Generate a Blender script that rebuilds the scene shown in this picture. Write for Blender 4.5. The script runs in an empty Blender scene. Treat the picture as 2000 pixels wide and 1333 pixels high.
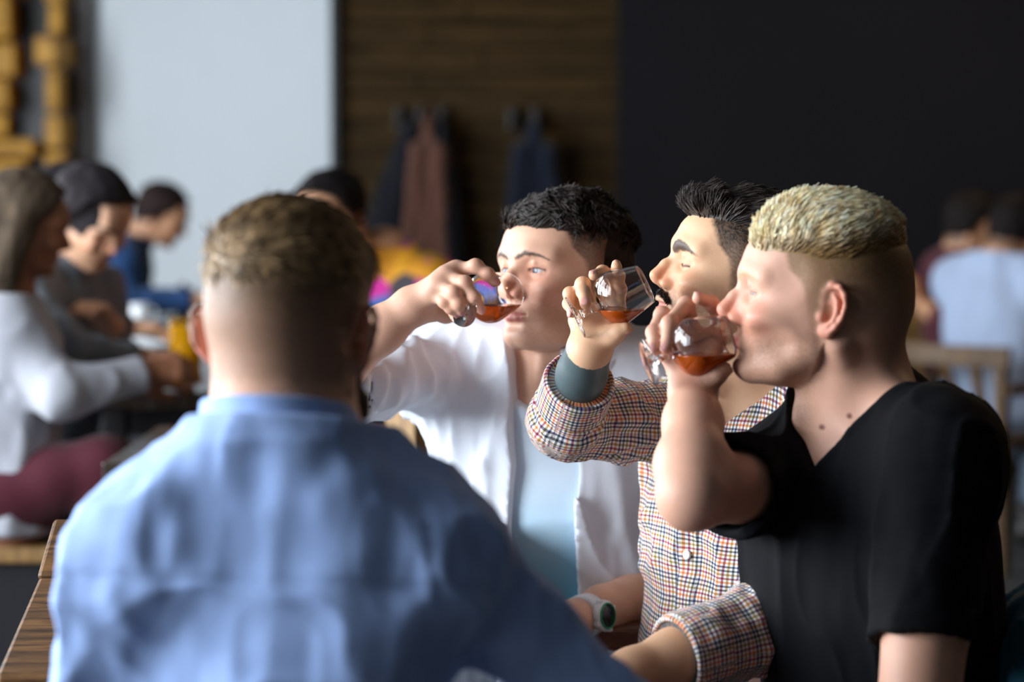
import bpy, bmesh, math, random
import numpy as np
from concurrent.futures import ThreadPoolExecutor
from mathutils import Vector, Matrix

# ------------------------------------------------------------------ camera, light, exposure
LENS = 85.0
FPX = 2000.0 * LENS / 36.0
PITCH = math.atan((666.5 - 370.0) / FPX)                 # the horizon lies at y = 370
CAM_POS = np.array([0.0, 0.0, 1.25])
CAM_F = np.array([0.0, math.cos(PITCH), -math.sin(PITCH)])
CAM_U = np.array([0.0, math.sin(PITCH), math.cos(PITCH)])
CAM_X = np.array([1.0, 0.0, 0.0])
_scene = bpy.context.scene
_cam = bpy.data.cameras.new('camera')
_cam.lens = LENS; _cam.sensor_width = 36.0; _cam.clip_end = 60
_cam.dof.use_dof = True; _cam.dof.focus_distance = 3.24; _cam.dof.aperture_fstop = 2.6
_co = bpy.data.objects.new('camera', _cam)
_scene.collection.objects.link(_co)
_co.location = CAM_POS.tolist(); _co.rotation_euler = (math.pi / 2 - PITCH, 0, 0)
_scene.camera = _co

_w = bpy.data.worlds.new('overcast_sky'); _scene.world = _w; _w.use_nodes = True
_bg = _w.node_tree.nodes['Background']
_bg.inputs[0].default_value = (.62, .74, .92, 1); _bg.inputs[1].default_value = .35

def window_light(name, y, z, w, h, watts):
    """daylight coming in through one opening of the left wall"""
    l = bpy.data.lights.new(name, 'AREA'); l.shape = 'RECTANGLE'; l.size = w; l.size_y = h
    l.energy = watts; l.color = (.86, .93, 1.0)
    o = bpy.data.objects.new(name, l); _scene.collection.objects.link(o)
    o.location = (WINDOW_X - .12, y, z)
    o.rotation_euler = Vector((1, 0, -.12)).to_track_quat('-Z', 'Y').to_euler()
    return o

WINDOW_X = -3.4
for _i, (_y, _wt) in enumerate([(-.6, 15), (2.0, 330), (4.6, 200), (7.4, 210)]):
    window_light('daylight', _y, 1.75, 2.1, 2.1, _wt)

_vs = _scene.view_settings
_vs.view_transform = 'Standard'; _vs.look = 'None'; _vs.gamma = 1.0; _vs.use_curve_mapping = False
_vs.exposure = 0.0
# ------------------------------------------------------------------ helpers
SC = bpy.context.scene
COL = SC.collection
F32 = np.float32
rng = np.random.default_rng(7)

def V(*a):
    return np.array(a, dtype=np.float64)

def unit(v):
    v = np.asarray(v, float)
    return v / (np.linalg.norm(v) + 1e-12)

def at(px, py, d):
    """photograph pixel + distance along the lens axis -> point in the room (metres)"""
    return CAM_POS + d * (CAM_F + CAM_X * ((px - 1000.0) / FPX) + CAM_U * ((666.5 - py) / FPX))

def prop(o, label=None, cat=None, group=None, kind=None):
    if label: o['label'] = label
    if cat: o['category'] = cat
    if group: o['group'] = group
    if kind: o['kind'] = kind
    return o

def empty(name, loc=(0, 0, 0), label=None, cat=None, group=None, kind=None):
    o = bpy.data.objects.new(name, None)
    o.empty_display_size = 0.1
    o.location = Vector([float(x) for x in loc])
    COL.objects.link(o)
    return prop(o, label, cat, group, kind)

def adopt(o, parent):
    if parent is not None:
        o.parent = parent
        o.matrix_parent_inverse = Matrix.Translation(parent_loc(parent)).inverted()

def parent_loc(o):
    p = Vector(o.location)
    return p

def mesh_obj(name, verts, faces, mat=None, parent=None, smooth=True, cols=None, uv=None, bevel=0.0):
    """verts (N,3) world coordinates, faces (M,4|3) array or list of tuples"""
    me = bpy.data.meshes.new(name)
    verts = np.asarray(verts, dtype=np.float64)
    off = np.zeros(3)
    if parent is not None:
        off = np.array(world_loc(parent))
    vv = (verts - off).astype(F32)
    if isinstance(faces, np.ndarray):
        n, k = faces.shape
        me.vertices.add(len(vv)); me.vertices.foreach_set('co', vv.ravel())
        me.loops.add(n * k); me.loops.foreach_set('vertex_index', faces.astype(np.int32).ravel())
        me.polygons.add(n)
        me.polygons.foreach_set('loop_start', np.arange(0, n * k, k, dtype=np.int32))
        me.update(calc_edges=True)
    else:
        me.from_pydata([tuple(map(float, v)) for v in vv], [], [tuple(f) for f in faces])
    me.validate()
    if smooth:
        me.polygons.foreach_set('use_smooth', np.ones(len(me.polygons), dtype=bool))
    if cols is not None:
        a = me.color_attributes.new('tint', 'FLOAT_COLOR', 'POINT')
        c4 = np.ones((len(vv), 4), F32); c4[:, :3] = cols
        a.data.foreach_set('color', c4.ravel())
    if uv is not None:
        a = me.attributes.new('weave', 'FLOAT_VECTOR', 'POINT')
        a.data.foreach_set('vector', np.asarray(uv, F32).ravel())
    me.update()
    o = bpy.data.objects.new(name, me)
    COL.objects.link(o)
    if parent is not None:
        o.parent = parent
    if mat is not None:
        me.materials.append(mat)
    if bevel:
        b = o.modifiers.new('bevel', 'BEVEL'); b.width = bevel; b.segments = 2; b.limit_method = 'ANGLE'
    return o

def world_loc(o):
    p = np.array(o.location, float)
    while o.parent is not None:
        o = o.parent
        p = p + np.array(o.location, float)
    return p

# ---- plain solids --------------------------------------------------------
def rotz(a):
    c, s = math.cos(a), math.sin(a)
    return np.array([[c, -s, 0], [s, c, 0], [0, 0, 1.0]])

def rotx(a):
    c, s = math.cos(a), math.sin(a)
    return np.array([[1.0, 0, 0], [0, c, -s], [0, s, c]])

def roty(a):
    c, s = math.cos(a), math.sin(a)
    return np.array([[c, 0, s], [0, 1.0, 0], [-s, 0, c]])

BOXF = [(0, 3, 2, 1), (4, 5, 6, 7), (0, 1, 5, 4), (1, 2, 6, 5), (2, 3, 7, 6), (3, 0, 4, 7)]

def box(name, c, size, mat, parent=None, R=None, bevel=0.004, smooth=False):
    h = np.asarray(size, float) / 2
    v = np.array([(-1, -1, -1), (1, -1, -1), (1, 1, -1), (-1, 1, -1), (-1, -1, 1), (1, -1, 1), (1, 1, 1), (-1, 1, 1)], float) * h
    if R is not None: v = v @ np.asarray(R).T
    return mesh_obj(name, v + np.asarray(c, float), BOXF, mat, parent, smooth, bevel=bevel)

def bar(name, a, b, w, t, mat, parent=None, side=(0, 0, 1), bevel=0.004):
    """rectangular bar from a to b, w across 'side', t the other way"""
    a, b = np.asarray(a, float), np.asarray(b, float)
    z = unit(b - a); y = unit(np.cross(z, side)); x = np.cross(y, z)
    R = np.stack([x, y, z], 1)
    return box(name, (a + b) / 2, (w, t, np.linalg.norm(b - a)), mat, parent, R, bevel)

def frame_of(d):
    z = unit(d); h = V(0, 0, 1) if abs(z[2]) < .9 else V(1, 0, 0)
    x = unit(np.cross(h, z)); y = np.cross(z, x)
    return np.stack([x, y, z], 1)

def tube_mesh(pts, rads, n=8, cap=True):
    pts = np.asarray(pts, float); m = len(pts)
    vs = []; fs = []
    fr = frame_of(pts[1] - pts[0])
    for i in range(m):
        t = pts[min(i + 1, m - 1)] - pts[max(i - 1, 0)]
        z = unit(t); x = unit(fr[:, 0] - z * np.dot(fr[:, 0], z)); y = np.cross(z, x)
        fr = np.stack([x, y, z], 1)
        for k in range(n):
            a = 2 * math.pi * k / n
            vs.append(pts[i] + rads[i] * (math.cos(a) * x + math.sin(a) * y))
    for i in range(m - 1):
        for k in range(n):
            k2 = (k + 1) % n
            fs.append((i * n + k, i * n + k2, (i + 1) * n + k2, (i + 1) * n + k))
    if cap:
        fs.append(tuple(range(n - 1, -1, -1))); fs.append(tuple((m - 1) * n + k for k in range(n)))
    return np.array(vs), fs

def tube(name, pts, rads, mat, parent=None, n=10):
    if np.isscalar(rads): rads = [rads] * len(pts)
    v, f = tube_mesh(pts, rads, n)
    return mesh_obj(name, v, f, mat, parent)

def lathe_mesh(prof, o, axis, n=48):
    """prof [(r, t)] along axis from o"""
    Rm = frame_of(axis); vs = []; fs = []; ring = []
    for r, t in prof:
        if r < 1e-6:
            ring.append([len(vs)]); vs.append(o + Rm[:, 2] * t)
        else:
            ids = []
            for k in range(n):
                a = 2 * math.pi * k / n
                ids.append(len(vs)); vs.append(o + Rm[:, 2] * t + r * (Rm[:, 0] * math.cos(a) + Rm[:, 1] * math.sin(a)))
            ring.append(ids)
    for A, B in zip(ring[:-1], ring[1:]):
        for k in range(n):
            k2 = (k + 1) % n
            if len(A) == 1 and len(B) == 1: continue
            if len(A) == 1: fs.append((A[0], B[k2], B[k]))
            elif len(B) == 1: fs.append((A[k], A[k2], B[0]))
            else: fs.append((A[k], A[k2], B[k2], B[k]))
    return np.array(vs), fs

def lathe(name, prof, o, axis, mat, parent=None, n=48):
    v, f = lathe_mesh(prof, np.asarray(o, float), axis, n)
    return mesh_obj(name, v, f, mat, parent)

# ---- signed distance modelling -------------------------------------------
def near(d, P, c, r, fn):
    """apply d -> fn(d, P) only to the points within r of c"""
    m = ((P - np.asarray(c, F32)) ** 2).sum(1) < r * r
    if m.any():
        d = d.copy(); d[m] = fn(d[m], P[m])
    return d

def smin(a, b, k):
    h = np.maximum(k - np.abs(a - b), 0) / k
    return np.minimum(a, b) - h * h * k * 0.25

def smax(a, b, k):
    return -smin(-a, -b, k)

def sph(P, c, r):
    return np.sqrt(((P - np.asarray(c, F32)) ** 2).sum(1)) - F32(r)

def ell(P, c, r, R=None):
    q = P - np.asarray(c, F32)
    if R is not None: q = q @ np.asarray(R, F32)
    r = np.asarray(r, F32)
    k0 = np.sqrt(((q / r) ** 2).sum(1)); k1 = np.sqrt(((q / (r * r)) ** 2).sum(1)) + 1e-9
    return k0 * (k0 - 1) / k1

def cap(P, a, b, r1, r2=None):
    if r2 is None: r2 = r1
    a = np.asarray(a, F32); ba = np.asarray(b, F32) - a
    pa = P - a
    t = np.clip((pa @ ba) / (ba @ ba + 1e-12), 0, 1)
    return np.sqrt(((pa - t[:, None] * ba) ** 2).sum(1)) - (F32(r1) + F32(r2 - r1) * t)

def chain(P, pts, rads, k=0.004):
    if np.isscalar(rads): rads = [rads] * len(pts)
    d = None
    for i in range(len(pts) - 1):
        e = cap(P, pts[i], pts[i + 1], rads[i], rads[i + 1])
        d = e if d is None else smin(d, e, k)
    return d

def rbox(P, c, h, R=None, r=0.005):
    q = P - np.asarray(c, F32)
    if R is not None: q = q @ np.asarray(R, F32)
    q = np.abs(q) - (np.asarray(h, F32) - r)
    return np.sqrt((np.maximum(q, 0) ** 2).sum(1)) + np.minimum(q.max(1), 0) - F32(r)

def smooth_table(zs, cols, n=160):
    """monotone-ish smooth resampling of section tables"""
    zs = np.asarray(zs, float); order = np.argsort(zs); zs = zs[order]
    out = []
    zz = np.linspace(zs[0], zs[-1], n)
    for c in cols:
        c = np.asarray(c, float)[order]
        m = np.gradient(c, zs)
        i = np.clip(np.searchsorted(zs, zz) - 1, 0, len(zs) - 2)
        h = zs[i + 1] - zs[i]; t = (zz - zs[i]) / h
        v = (2*t**3 - 3*t**2 + 1) * c[i] + (t**3 - 2*t**2 + t) * h * m[i] + (-2*t**3 + 3*t**2) * c[i + 1] + (t**3 - t**2) * h * m[i + 1]
        out.append(v)
    return zz, out

class Loft:
    """sections stacked along local z: front x, mid x, back x, half width, exponent"""
    def __init__(s, z, xf, m, xb, w, p=2.3):
        if np.isscalar(p): p = [p] * len(z)
        s.z, (s.xf, s.m, s.xb, s.w, s.p) = smooth_table(z, [xf, m, xb, w, p])
    def __call__(s, Q):
        z = Q[:, 2]
        g = lambda a: np.interp(z, s.z, a).astype(F32)
        xf, m, xb, w, p = g(s.xf), g(s.m), g(s.xb), g(s.w), g(s.p)
        dx = Q[:, 0] - m
        rx = np.where(dx > 0, xf - m, m - xb)
        e = (np.abs(dx / rx) ** p + np.abs(Q[:, 1] / w) ** p + 1e-9) ** (1 / p)
        d = (e - 1) * w * F32(.85)
        top = z - F32(s.z[-1]); bot = F32(s.z[0]) - z
        return smax(smax(d, top, 0.02), bot, 0.02)

NT = np.random.default_rng(99).uniform(-1, 1, (32, 32, 32)).astype(F32).ravel()

def vnoise(P, freq, seed=0):
    q = P * np.asarray(freq, F32) + F32(seed * 7.31)
    fl = np.floor(q); f = (q - fl).astype(F32); f = f * f * (3 - 2 * f)
    i = fl.astype(np.int32) & 31; j = (i + 1) & 31
    x0, x1 = i[:, 0] << 10, j[:, 0] << 10; y0, y1 = i[:, 1] << 5, j[:, 1] << 5; z0, z1 = i[:, 2], j[:, 2]
    fx, fy, fz = f[:, 0], f[:, 1], f[:, 2]
    def row(x, y):
        a = NT[x + y + z0]; return a + (NT[x + y + z1] - a) * fz
    a = row(x0, y0); a = a + (row(x0, y1) - a) * fy
    c = row(x1, y0); c = c + (row(x1, y1) - c) * fy
    return a + (c - a) * fx

def sstep(a, b, x):
    t = np.clip((x - a) / (b - a), 0, 1)
    return t * t * (3 - 2 * t)

POOL = ThreadPoolExecutor(4)

def pmap(f, items):
    return list(POOL.map(f, items))

def net(f, lo, hi, h, B=4, newton=1, slack=0.006):
    """sparse surface nets: zero set of f inside lo..hi with cell size h"""
    lo = np.asarray(lo, float); hi = np.asarray(hi, float)
    C = 4
    nc = np.ceil((hi - lo) / (h * B * C)).astype(int); nb = nc * C
    grid = lambda n: np.stack(np.meshgrid(*[np.arange(k) for k in n], indexing='ij'), -1).reshape(-1, 3)
    def cull(ids, size):
        cen = (lo + (ids + 0.5) * size).astype(F32)
        v = np.concatenate(pmap(f, [cen[s:s + 40000] for s in range(0, len(cen), 40000)]))
        return ids[np.abs(v) < 0.5 * math.sqrt(3) * size * 1.12 + slack]
    ii = cull(grid(nc), B * h * C)
    ii = (ii[:, None, :] * C + grid([C] * 3)[None]).reshape(-1, 3)
    ii = cull(ii, B * h)
    offs = np.stack(np.meshgrid(*[np.arange(B + 1)] * 3, indexing='ij'), -1).reshape(-1, 3)
    dims = nb * B + 2
    keys = []; pos = []; quads = []
    CH = max(1, 60000 // len(offs))
    cell_v = []
    edge_list = {0: [], 1: [], 2: []}
    blks = [ii[s:s + CH] for s in range(0, len(ii), CH)]
    vals = pmap(lambda blk: f((lo + (blk[:, None, :] * B + offs[None]).reshape(-1, 3) * h).astype(F32)).reshape(len(blk), B + 1, B + 1, B + 1), blks)
    for blk, val in zip(blks, vals):
        neg = val < 0
        cnt = np.zeros((len(blk), B, B, B), np.int8)
        for a in (0, 1):
            for b in (0, 1):
                for c in (0, 1):
                    cnt += neg[:, a:B + a, b:B + b, c:B + c]
        act = np.argwhere((cnt > 0) & (cnt < 8))
        if not len(act): continue
        bi, ci, cj, ck = act.T
        corner = {}
        for a in (0, 1):
            for b in (0, 1):
                for c in (0, 1):
                    corner[(a, b, c)] = val[bi, ci + a, cj + b, ck + c]
        acc = np.zeros((len(act), 3)); num = np.zeros(len(act))
        for ax in range(3):
            o1, o2 = [x for x in range(3) if x != ax]
            for u in (0, 1):
                for v in (0, 1):
                    c0 = [0, 0, 0]; c0[o1] = u; c0[o2] = v; c1 = list(c0); c1[ax] = 1
                    va, vb = corner[tuple(c0)], corner[tuple(c1)]
                    cr = (va < 0) != (vb < 0)
                    t = np.where(cr, va / np.where(cr, va - vb, 1), 0)
                    q = np.zeros((len(act), 3)); q[:, o1] = u; q[:, o2] = v; q[:, ax] = t
                    acc += q * cr[:, None]; num += cr
        gc = blk[bi] * B + act[:, 1:]
        cell_v.append((gc, lo + (gc + acc / num[:, None]) * h))
        for ax in range(3):
            c1 = [0, 0, 0]; c1[ax] = 1
            va, vb = corner[(0, 0, 0)], corner[tuple(c1)]
            cr = (va < 0) != (vb < 0)
            if cr.any():
                edge_list[ax].append((gc[cr], va[cr] < 0))
    if not cell_v:
        return np.zeros((0, 3)), np.zeros((0, 4), int)
    gc = np.concatenate([c for c, _ in cell_v]); pos = np.concatenate([p for _, p in cell_v])
    kf = lambda g: (g[:, 0] * dims[1] + g[:, 1]) * dims[2] + g[:, 2]
    key = kf(gc); order = np.argsort(key); key = key[order]; pos = pos[order]
    key, first = np.unique(key, return_index=True); pos = pos[first]
    for ax in range(3):
        if not edge_list[ax]: continue
        g = np.concatenate([e for e, _ in edge_list[ax]]); ng = np.concatenate([n for _, n in edge_list[ax]])
        o1, o2 = (ax + 1) % 3, (ax + 2) % 3
        e1 = np.zeros(3, int); e1[o1] = 1; e2 = np.zeros(3, int); e2[o2] = 1
        q = np.stack([kf(g), kf(g - e1), kf(g - e1 - e2), kf(g - e2)], 1)
        idx = np.searchsorted(key, q); idx = np.clip(idx, 0, len(key) - 1)
        ok = (key[idx] == q).all(1) & (g[:, o1] > 0) & (g[:, o2] > 0)
        idx = idx[ok]; ng = ng[ok]
        quads.append(np.where(ng[:, None], idx, idx[:, ::-1]))
    quads = np.concatenate(quads)
    for _ in range(newton):
        p = pos.astype(F32); e = F32(h * 0.3)
        ev = lambda q: np.concatenate(pmap(f, [q[s:s + 15000] for s in range(0, len(q), 15000)]))
        v0 = ev(p)
        gr = np.stack([ev(p + np.eye(3, dtype=F32)[a] * e) - v0 for a in range(3)], 1) / e
        g2 = np.maximum((gr ** 2).sum(1), 0.2)
        st = np.clip(v0 / g2, -h * .7, h * .7)
        pos = pos - (st[:, None] * gr)
    return pos, quads

def flat_quads(q):
    return q

# ---- node materials ------------------------------------------------------
class Nodes:
    def __init__(s, name):
        s.mat = bpy.data.materials.new(name); s.mat.use_nodes = True
        s.t = s.mat.node_tree; s.n = s.t.nodes
        s.bsdf = s.n['Principled BSDF']; s.out = s.n['Material Output']
    def add(s, typ, **kw):
        n = s.n.new(typ)
        for k, v in kw.items():
            if k.startswith('i_'):
                key = k[2:]
                key = int(key) if key.isdigit() else key.replace('_', ' ')
                if isinstance(v, bpy.types.NodeSocket): s.t.links.new(v, n.inputs[key])
                else: n.inputs[key].default_value = v
            else: setattr(n, k, v)
        return n
    def link(s, a, b): s.t.links.new(a, b)
    def math(s, op, a, b=0.0, c=None):
        n = s.n.new('ShaderNodeMath'); n.operation = op
        for i, v in enumerate((a, b, c)):
            if v is None: continue
            if isinstance(v, bpy.types.NodeSocket): s.t.links.new(v, n.inputs[i])
            else: n.inputs[i].default_value = v
        return n.outputs[0]
    def mix(s, f, a, b, blend='MIX'):
        n = s.n.new('ShaderNodeMix'); n.data_type = 'RGBA'; n.blend_type = blend
        for i, v in ((0, f), (6, a), (7, b)):
            if isinstance(v, bpy.types.NodeSocket): s.t.links.new(v, n.inputs[i])
            else: n.inputs[i].default_value = v if i == 0 else (*v[:3], 1)
        return n.outputs[2]
    def set(s, **kw):
        for k, v in kw.items():
            key = k.replace('_', ' ')
            if isinstance(v, bpy.types.NodeSocket): s.t.links.new(v, s.bsdf.inputs[key])
            elif isinstance(v, (tuple, list)) and len(v) == 3: s.bsdf.inputs[key].default_value = (*v, 1)
            else: s.bsdf.inputs[key].default_value = v
        return s
    def noise(s, scale, detail=3, rough=.55, vec=None, dist=0.0):
        n = s.n.new('ShaderNodeTexNoise'); n.inputs['Scale'].default_value = scale
        n.inputs['Detail'].default_value = detail; n.inputs['Roughness'].default_value = rough
        n.inputs['Distortion'].default_value = dist
        if vec is not None: s.t.links.new(vec, n.inputs['Vector'])
        return n.outputs[0]
    def coords(s, scale=(1, 1, 1), rot=(0, 0, 0), kind='Object'):
        tc = s.n.new('ShaderNodeTexCoord'); m = s.n.new('ShaderNodeMapping')
        m.inputs['Scale'].default_value = scale; m.inputs['Rotation'].default_value = rot
        s.t.links.new(tc.outputs[kind], m.inputs['Vector'])
        return m.outputs[0]
    def ramp(s, f, stops, interp='LINEAR'):
        n = s.n.new('ShaderNodeValToRGB'); n.color_ramp.interpolation = interp
        e = n.color_ramp.elements
        while len(e) < len(stops): e.new(0.5)
        for el, (p, c) in zip(e, stops):
            el.position = p; el.color = (*c, 1)
        s.t.links.new(f, n.inputs[0])
        return n.outputs[0]
    def bump(s, h, strength=.3, dist=.002):
        n = s.n.new('ShaderNodeBump'); n.inputs['Strength'].default_value = strength
        n.inputs['Distance'].default_value = dist
        s.t.links.new(h, n.inputs['Height']); s.t.links.new(n.outputs[0], s.bsdf.inputs['Normal'])

def srgb(r, g, b):
    f = lambda c: (c / 255) / 12.92 if c / 255 <= .04045 else ((c / 255 + .055) / 1.055) ** 2.4
    return (f(r), f(g), f(b))

def plain(name, rgb, rough=.6, noise=0.0, nscale=30, metal=0.0, bump=0.0, sheen=0.0):
    m = Nodes(name); m.set(Base_Color=rgb, Roughness=rough, Metallic=metal)
    if sheen: m.set(Sheen_Weight=sheen)
    if noise or bump:
        n = m.noise(nscale, 4, vec=m.coords())
        if noise:
            lo = tuple(c * (1 - noise) for c in rgb); hi = tuple(min(1, c * (1 + noise)) for c in rgb)
            m.set(Base_Color=m.mix(n, lo, hi))
        if bump: m.bump(n, bump, .004)
    return m.mat

def tinted(name, rough=.5, sss=0.0, bump=.0, bscale=900, sheen=0.0, spec=.5):
    """colour comes from the per-vertex pigment attribute (skin, lips, stubble, cloth colour)"""
    m = Nodes(name)
    a = m.add('ShaderNodeAttribute', attribute_name='tint')
    m.set(Base_Color=a.outputs['Color'], Roughness=rough)
    m.bsdf.inputs['Specular IOR Level'].default_value = spec
    if sss:
        m.set(Subsurface_Weight=sss)
        m.bsdf.inputs['Subsurface Radius'].default_value = (1.0, .35, .18)
        m.bsdf.inputs['Subsurface Scale'].default_value = .006
    if sheen: m.set(Sheen_Weight=sheen)
    if bump: m.bump(m.noise(bscale, 3, vec=m.coords()), bump, .001)
    return m.mat
# ------------------------------------------------------------------ heads
# head space: +x out of the face, +y to the person's left, +z up; origin midway between the ear canals
FACE = Loft([.075, .050, .032, .013, -.010, -.030, -.050, -.064, -.079, -.090, -.098],
            [.090, .0955, .0975, .0880, .0865, .0875, .0885, .0835, .0870, .0815, .068],
            [.0, .005, .010, .012, .016, .020, .024, .028, .032, .036, .040],
            [-.06, -.06, -.05, -.042, -.034, -.026, -.018, -.008, .004, .016, .026],
            [.068, .0715, .0715, .0700, .0680, .0655, .0620, .0570, .0490, .0390, .027],
            [2.2, 2.25, 2.3, 2.35, 2.4, 2.35, 2.25, 2.2, 2.2, 2.2, 2.2])

EAR_O = V(-.002, .0755, -.010)
_u = unit(V(-.88, .46, 0)); _v = unit(V(-.14, .10, 1)); _n = unit(np.cross(_v, _u)); _n = _n if _n[1] > 0 else -_n
_v = unit(np.cross(_u, _n)); _v = _v if _v[2] > 0 else -_v

def E(u, v, n=0.0):
    return EAR_O + _u * u + _v * v + _n * n

EAR_R = np.stack([_u, _v, _n], 1)

def ear_sdf(Q):
    d = ell(Q, E(.0075, .003, 0), (.0155, .027, .0042), EAR_R)
    d = smin(d, ell(Q, E(.001, -.023, .001), (.0085, .0085, .0042), EAR_R), .006)
    hx = [E(-.001, .001, .003), E(-.0065, .012, .004), E(-.005, .024, .005), E(.003, .0315, .006), E(.013, .0305, .007),
          E(.0205, .022, .007), E(.0225, .009, .006), E(.0195, -.005, .005), E(.013, -.016, .004), E(.006, -.024, .003)]
    d = smin(d, chain(Q, hx, [.002, .003, .0034, .0036, .0036, .0036, .0034, .0032, .003, .003], .002), .0025)
    d = smax(d, -ell(Q, E(.0025, -.002, .006), (.0090, .0125, .0095), EAR_R), .003)
    d = smax(d, -chain(Q, [E(.001, .022, .007), E(.011, .024, .009), E(.0175, .013, .009), E(.0165, .0, .008)], .0026, .003), .002)
    ax = [E(.006, .021, .004), E(.012, .013, .0055), E(.0135, .002, .006), E(.010, -.009, .005), E(.003, -.0155, .004)]
    d = smin(d, chain(Q, ax, [.002, .003, .0032, .003, .0026], .002), .0025)
    d = smin(d, ell(Q, E(-.0065, -.006, .004), (.0045, .006, .0040), EAR_R), .004)
    return d

HP = dict(brow=1.0, nose=1.0, tipx=0.0, tipz=0.0, bridge=0.0, noser=1.0, lips=1.0, mouth=0.0, eye=1.0, gaze=(1, 0, 0), chin=0.0, jaww=0.0,
          scale=1.0, wide=1.0, cheek=1.0, cranz=0.0, earz=0.0, lipx=0.0, browk=1.0, earout=0.0)

def ear_space(S, hp):
    S = S - np.array([0, 0, hp['earz']], F32)
    if hp['earout']: S[:, 1] -= F32(hp['earout']) * np.clip(.012 - S[:, 0], 0, .04)
    return S

def _features(d, A, hp):
    # brow ridge and sockets
    b = hp['brow']
    d = smin(d, chain(A, [(.0915, .004, .027), (.0885, .022, .0325), (.0745, .047, .029)], [.0065 * b, .0075 * b, .006 * b], .006), .016)
    d = smax(d, -ell(A, (.0985, .0335, .0095), (.0165, .0175, .0115)), .014)
    # cheekbones, hollow below
    d = smin(d, ell(A, (.063, .048, -.019), (.024, .0165, .0125)), .022 * hp['cheek'])
    d = smax(d, -ell(A, (.064, .0665, -.052), (.026, .014, .02)), .02)
    # muzzle and chin
    d = smin(d, ell(A, (.0755 + hp['lipx'], 0, -.048), (.0165, .026, .021)), .016)
    d = smin(d, ell(A, (.0745 + hp['chin'], 0, -.080), (.0145, .0185, .0135)), .016)
    d = smin(d, chain(A, [(.072, .014, -.084), (.040, .040, -.072), (.006, .0535, -.048)], [.010, .0095, .010], .01), .018)
    # lids
    o = hp['eye']
    ec = (.0745, .0315, .0095)
    lid = sph(A, ec, .0139)
    cut = ell(A, (.0885, .0318, .0088), (.011, .0142, .0004 + .0052 * o), rotz(math.radians(12)))
    lid = smin(lid, chain(A, [(.0865, .0205, .0165), (.0885, .0315, .0190), (.0790, .0440, .0160)], [.0022, .0030, .0024], .004), .006)
    lidded = smin(d, lid, .0045)
    if o > .05: lidded = smax(lidded, -cut, .0012)
    else:
        lidded = smax(lidded, -chain(A, [(.0872, .0195, .0062), (.0895, .0310, .0044), (.0815, .0445, .0058)], .0011, .002), .0018)
        lidded = smin(lidded, chain(A, [(.0870, .0210, .0052), (.0888, .0310, .0030), (.0820, .0440, .0046)], .0012, .002), .002)
    d = lidded
    # nose
    n = hp['nose']; tx, tz = hp['tipx'], hp['tipz']
    tip = V(.0955 + .0185 * n + tx, 0, -.0170 + tz); rt = .0092 * hp['noser']
    mid = V(.0975 + .0075 * n + tx * .5 + hp['bridge'], 0, .0005)
    d = smin(d, chain(A, [(.0905, 0, .0190), (mid[0] - .0005, 0, mid[2]), tip - V(.0, 0, -.0008)], [.0062, .0066, rt], .006), .009)
    d = smin(d, chain(A, [(.080, 0, .014), (.086, 0, -.002), (.0925 + tx * .5, 0, -.0175)], [.009, .0115, .0130], .006), .008)
    d = smin(d, chain(A, [(.076, .013, .004), (.086, .0120, -.010), (.0915, .0085, -.020)], [.0065, .008, .0085], .006), .010)
    al = V(.0945 + .004 * n + tx * .6, .0122, -.0245 + tz * .8)
    d = smin(d, ell(A, al, (.0098, .0066, .0076)), .0045)
    d = smin(d, cap(A, tip + V(-.004, 0, -.005), (.0905, 0, -.0325), .0058, .0048), .006)
    d = smax(d, -ell(A, al + V(.0045, -.0052, -.0062), (.0062, .0030, .0040), roty(math.radians(20))), .0025)
    d = smax(d, -cap(A, al + V(-.011, .003, .006), al + V(-.011, .001, -.008), .0014), .004)
    # mouth
    l = hp['lips']; mo = hp['mouth']; A = A - np.array([hp['lipx'], 0, 0], F32)
    zu, zl = -.0468, -.0565 - mo * .006
    up = chain(A, [(.0945, .0, zu - .0012), (.0950, .0045, zu), (.0905, .0135, zu - .0026), (.0810, .0250, zu - .0046)], [.0042 * l, .0045 * l, .0036 * l, .0014], .003)
    lo = chain(A, [(.0935, 0, zl), (.0920, .007, zl), (.0875, .0155, zl + .0012), (.0810, .0245, zl + .0042)], [.0055 * l, .0052 * l, .0040 * l, .0014], .003)
    d = smin(d, up, .0045)
    d = smin(d, lo, .0045)
    d = smax(d, -chain(A, [(.1005, 0, (zu + zl) / 2 - .0004), (.0945, .0135, (zu + zl) / 2 - .0004), (.0835, .0255, -.0518)], [.0011 + mo * .004, .0010 + mo * .003, .0008], .002), .0022)
    d = smax(d, -cap(A, (.0975, 0, -.034), (.0985, 0, -.0415), .0020), .004)
    d = smax(d, -ell(A, (.0955, 0, -.0675), (.0075, .014, .0048)), .009)
    return d

def head_sdf(Q, hp):
    Q = Q.astype(F32)
    A = Q.copy(); A[:, 1] = np.abs(A[:, 1])
    d = ell(A, (-.003, 0, .030), (.0985, .0765, .093 + hp['cranz']))
    J = A.copy(); J[:, 1] = J[:, 1] / (hp['wide'] + hp['jaww'] * sstep(0, -.06, A[:, 2]))
    fc = FACE(J)
    d = smin(d, fc, .025)
    d = smin(d, ell(A, (-.012, 0, .058), (.080, .0705, .064 + hp['cranz'])), .03)
    # back of the skull
    d = smin(d, ell(A, (-.045, 0, .005), (.056, .064, .055)), .03)
    # temples
    d = smax(d, -ell(A, (.064, .095, .035), (.03, .022, .03)), .02)
    d = near(d, A, (.085, .015, -.02), .105, lambda e, S: _features(e, S, hp))
    d = near(d, A, (-.012, .08, -.008 + hp['earz']), .06, lambda e, S: smin(e, ear_sdf(ear_space(S, hp)), .005))
    return d

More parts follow.
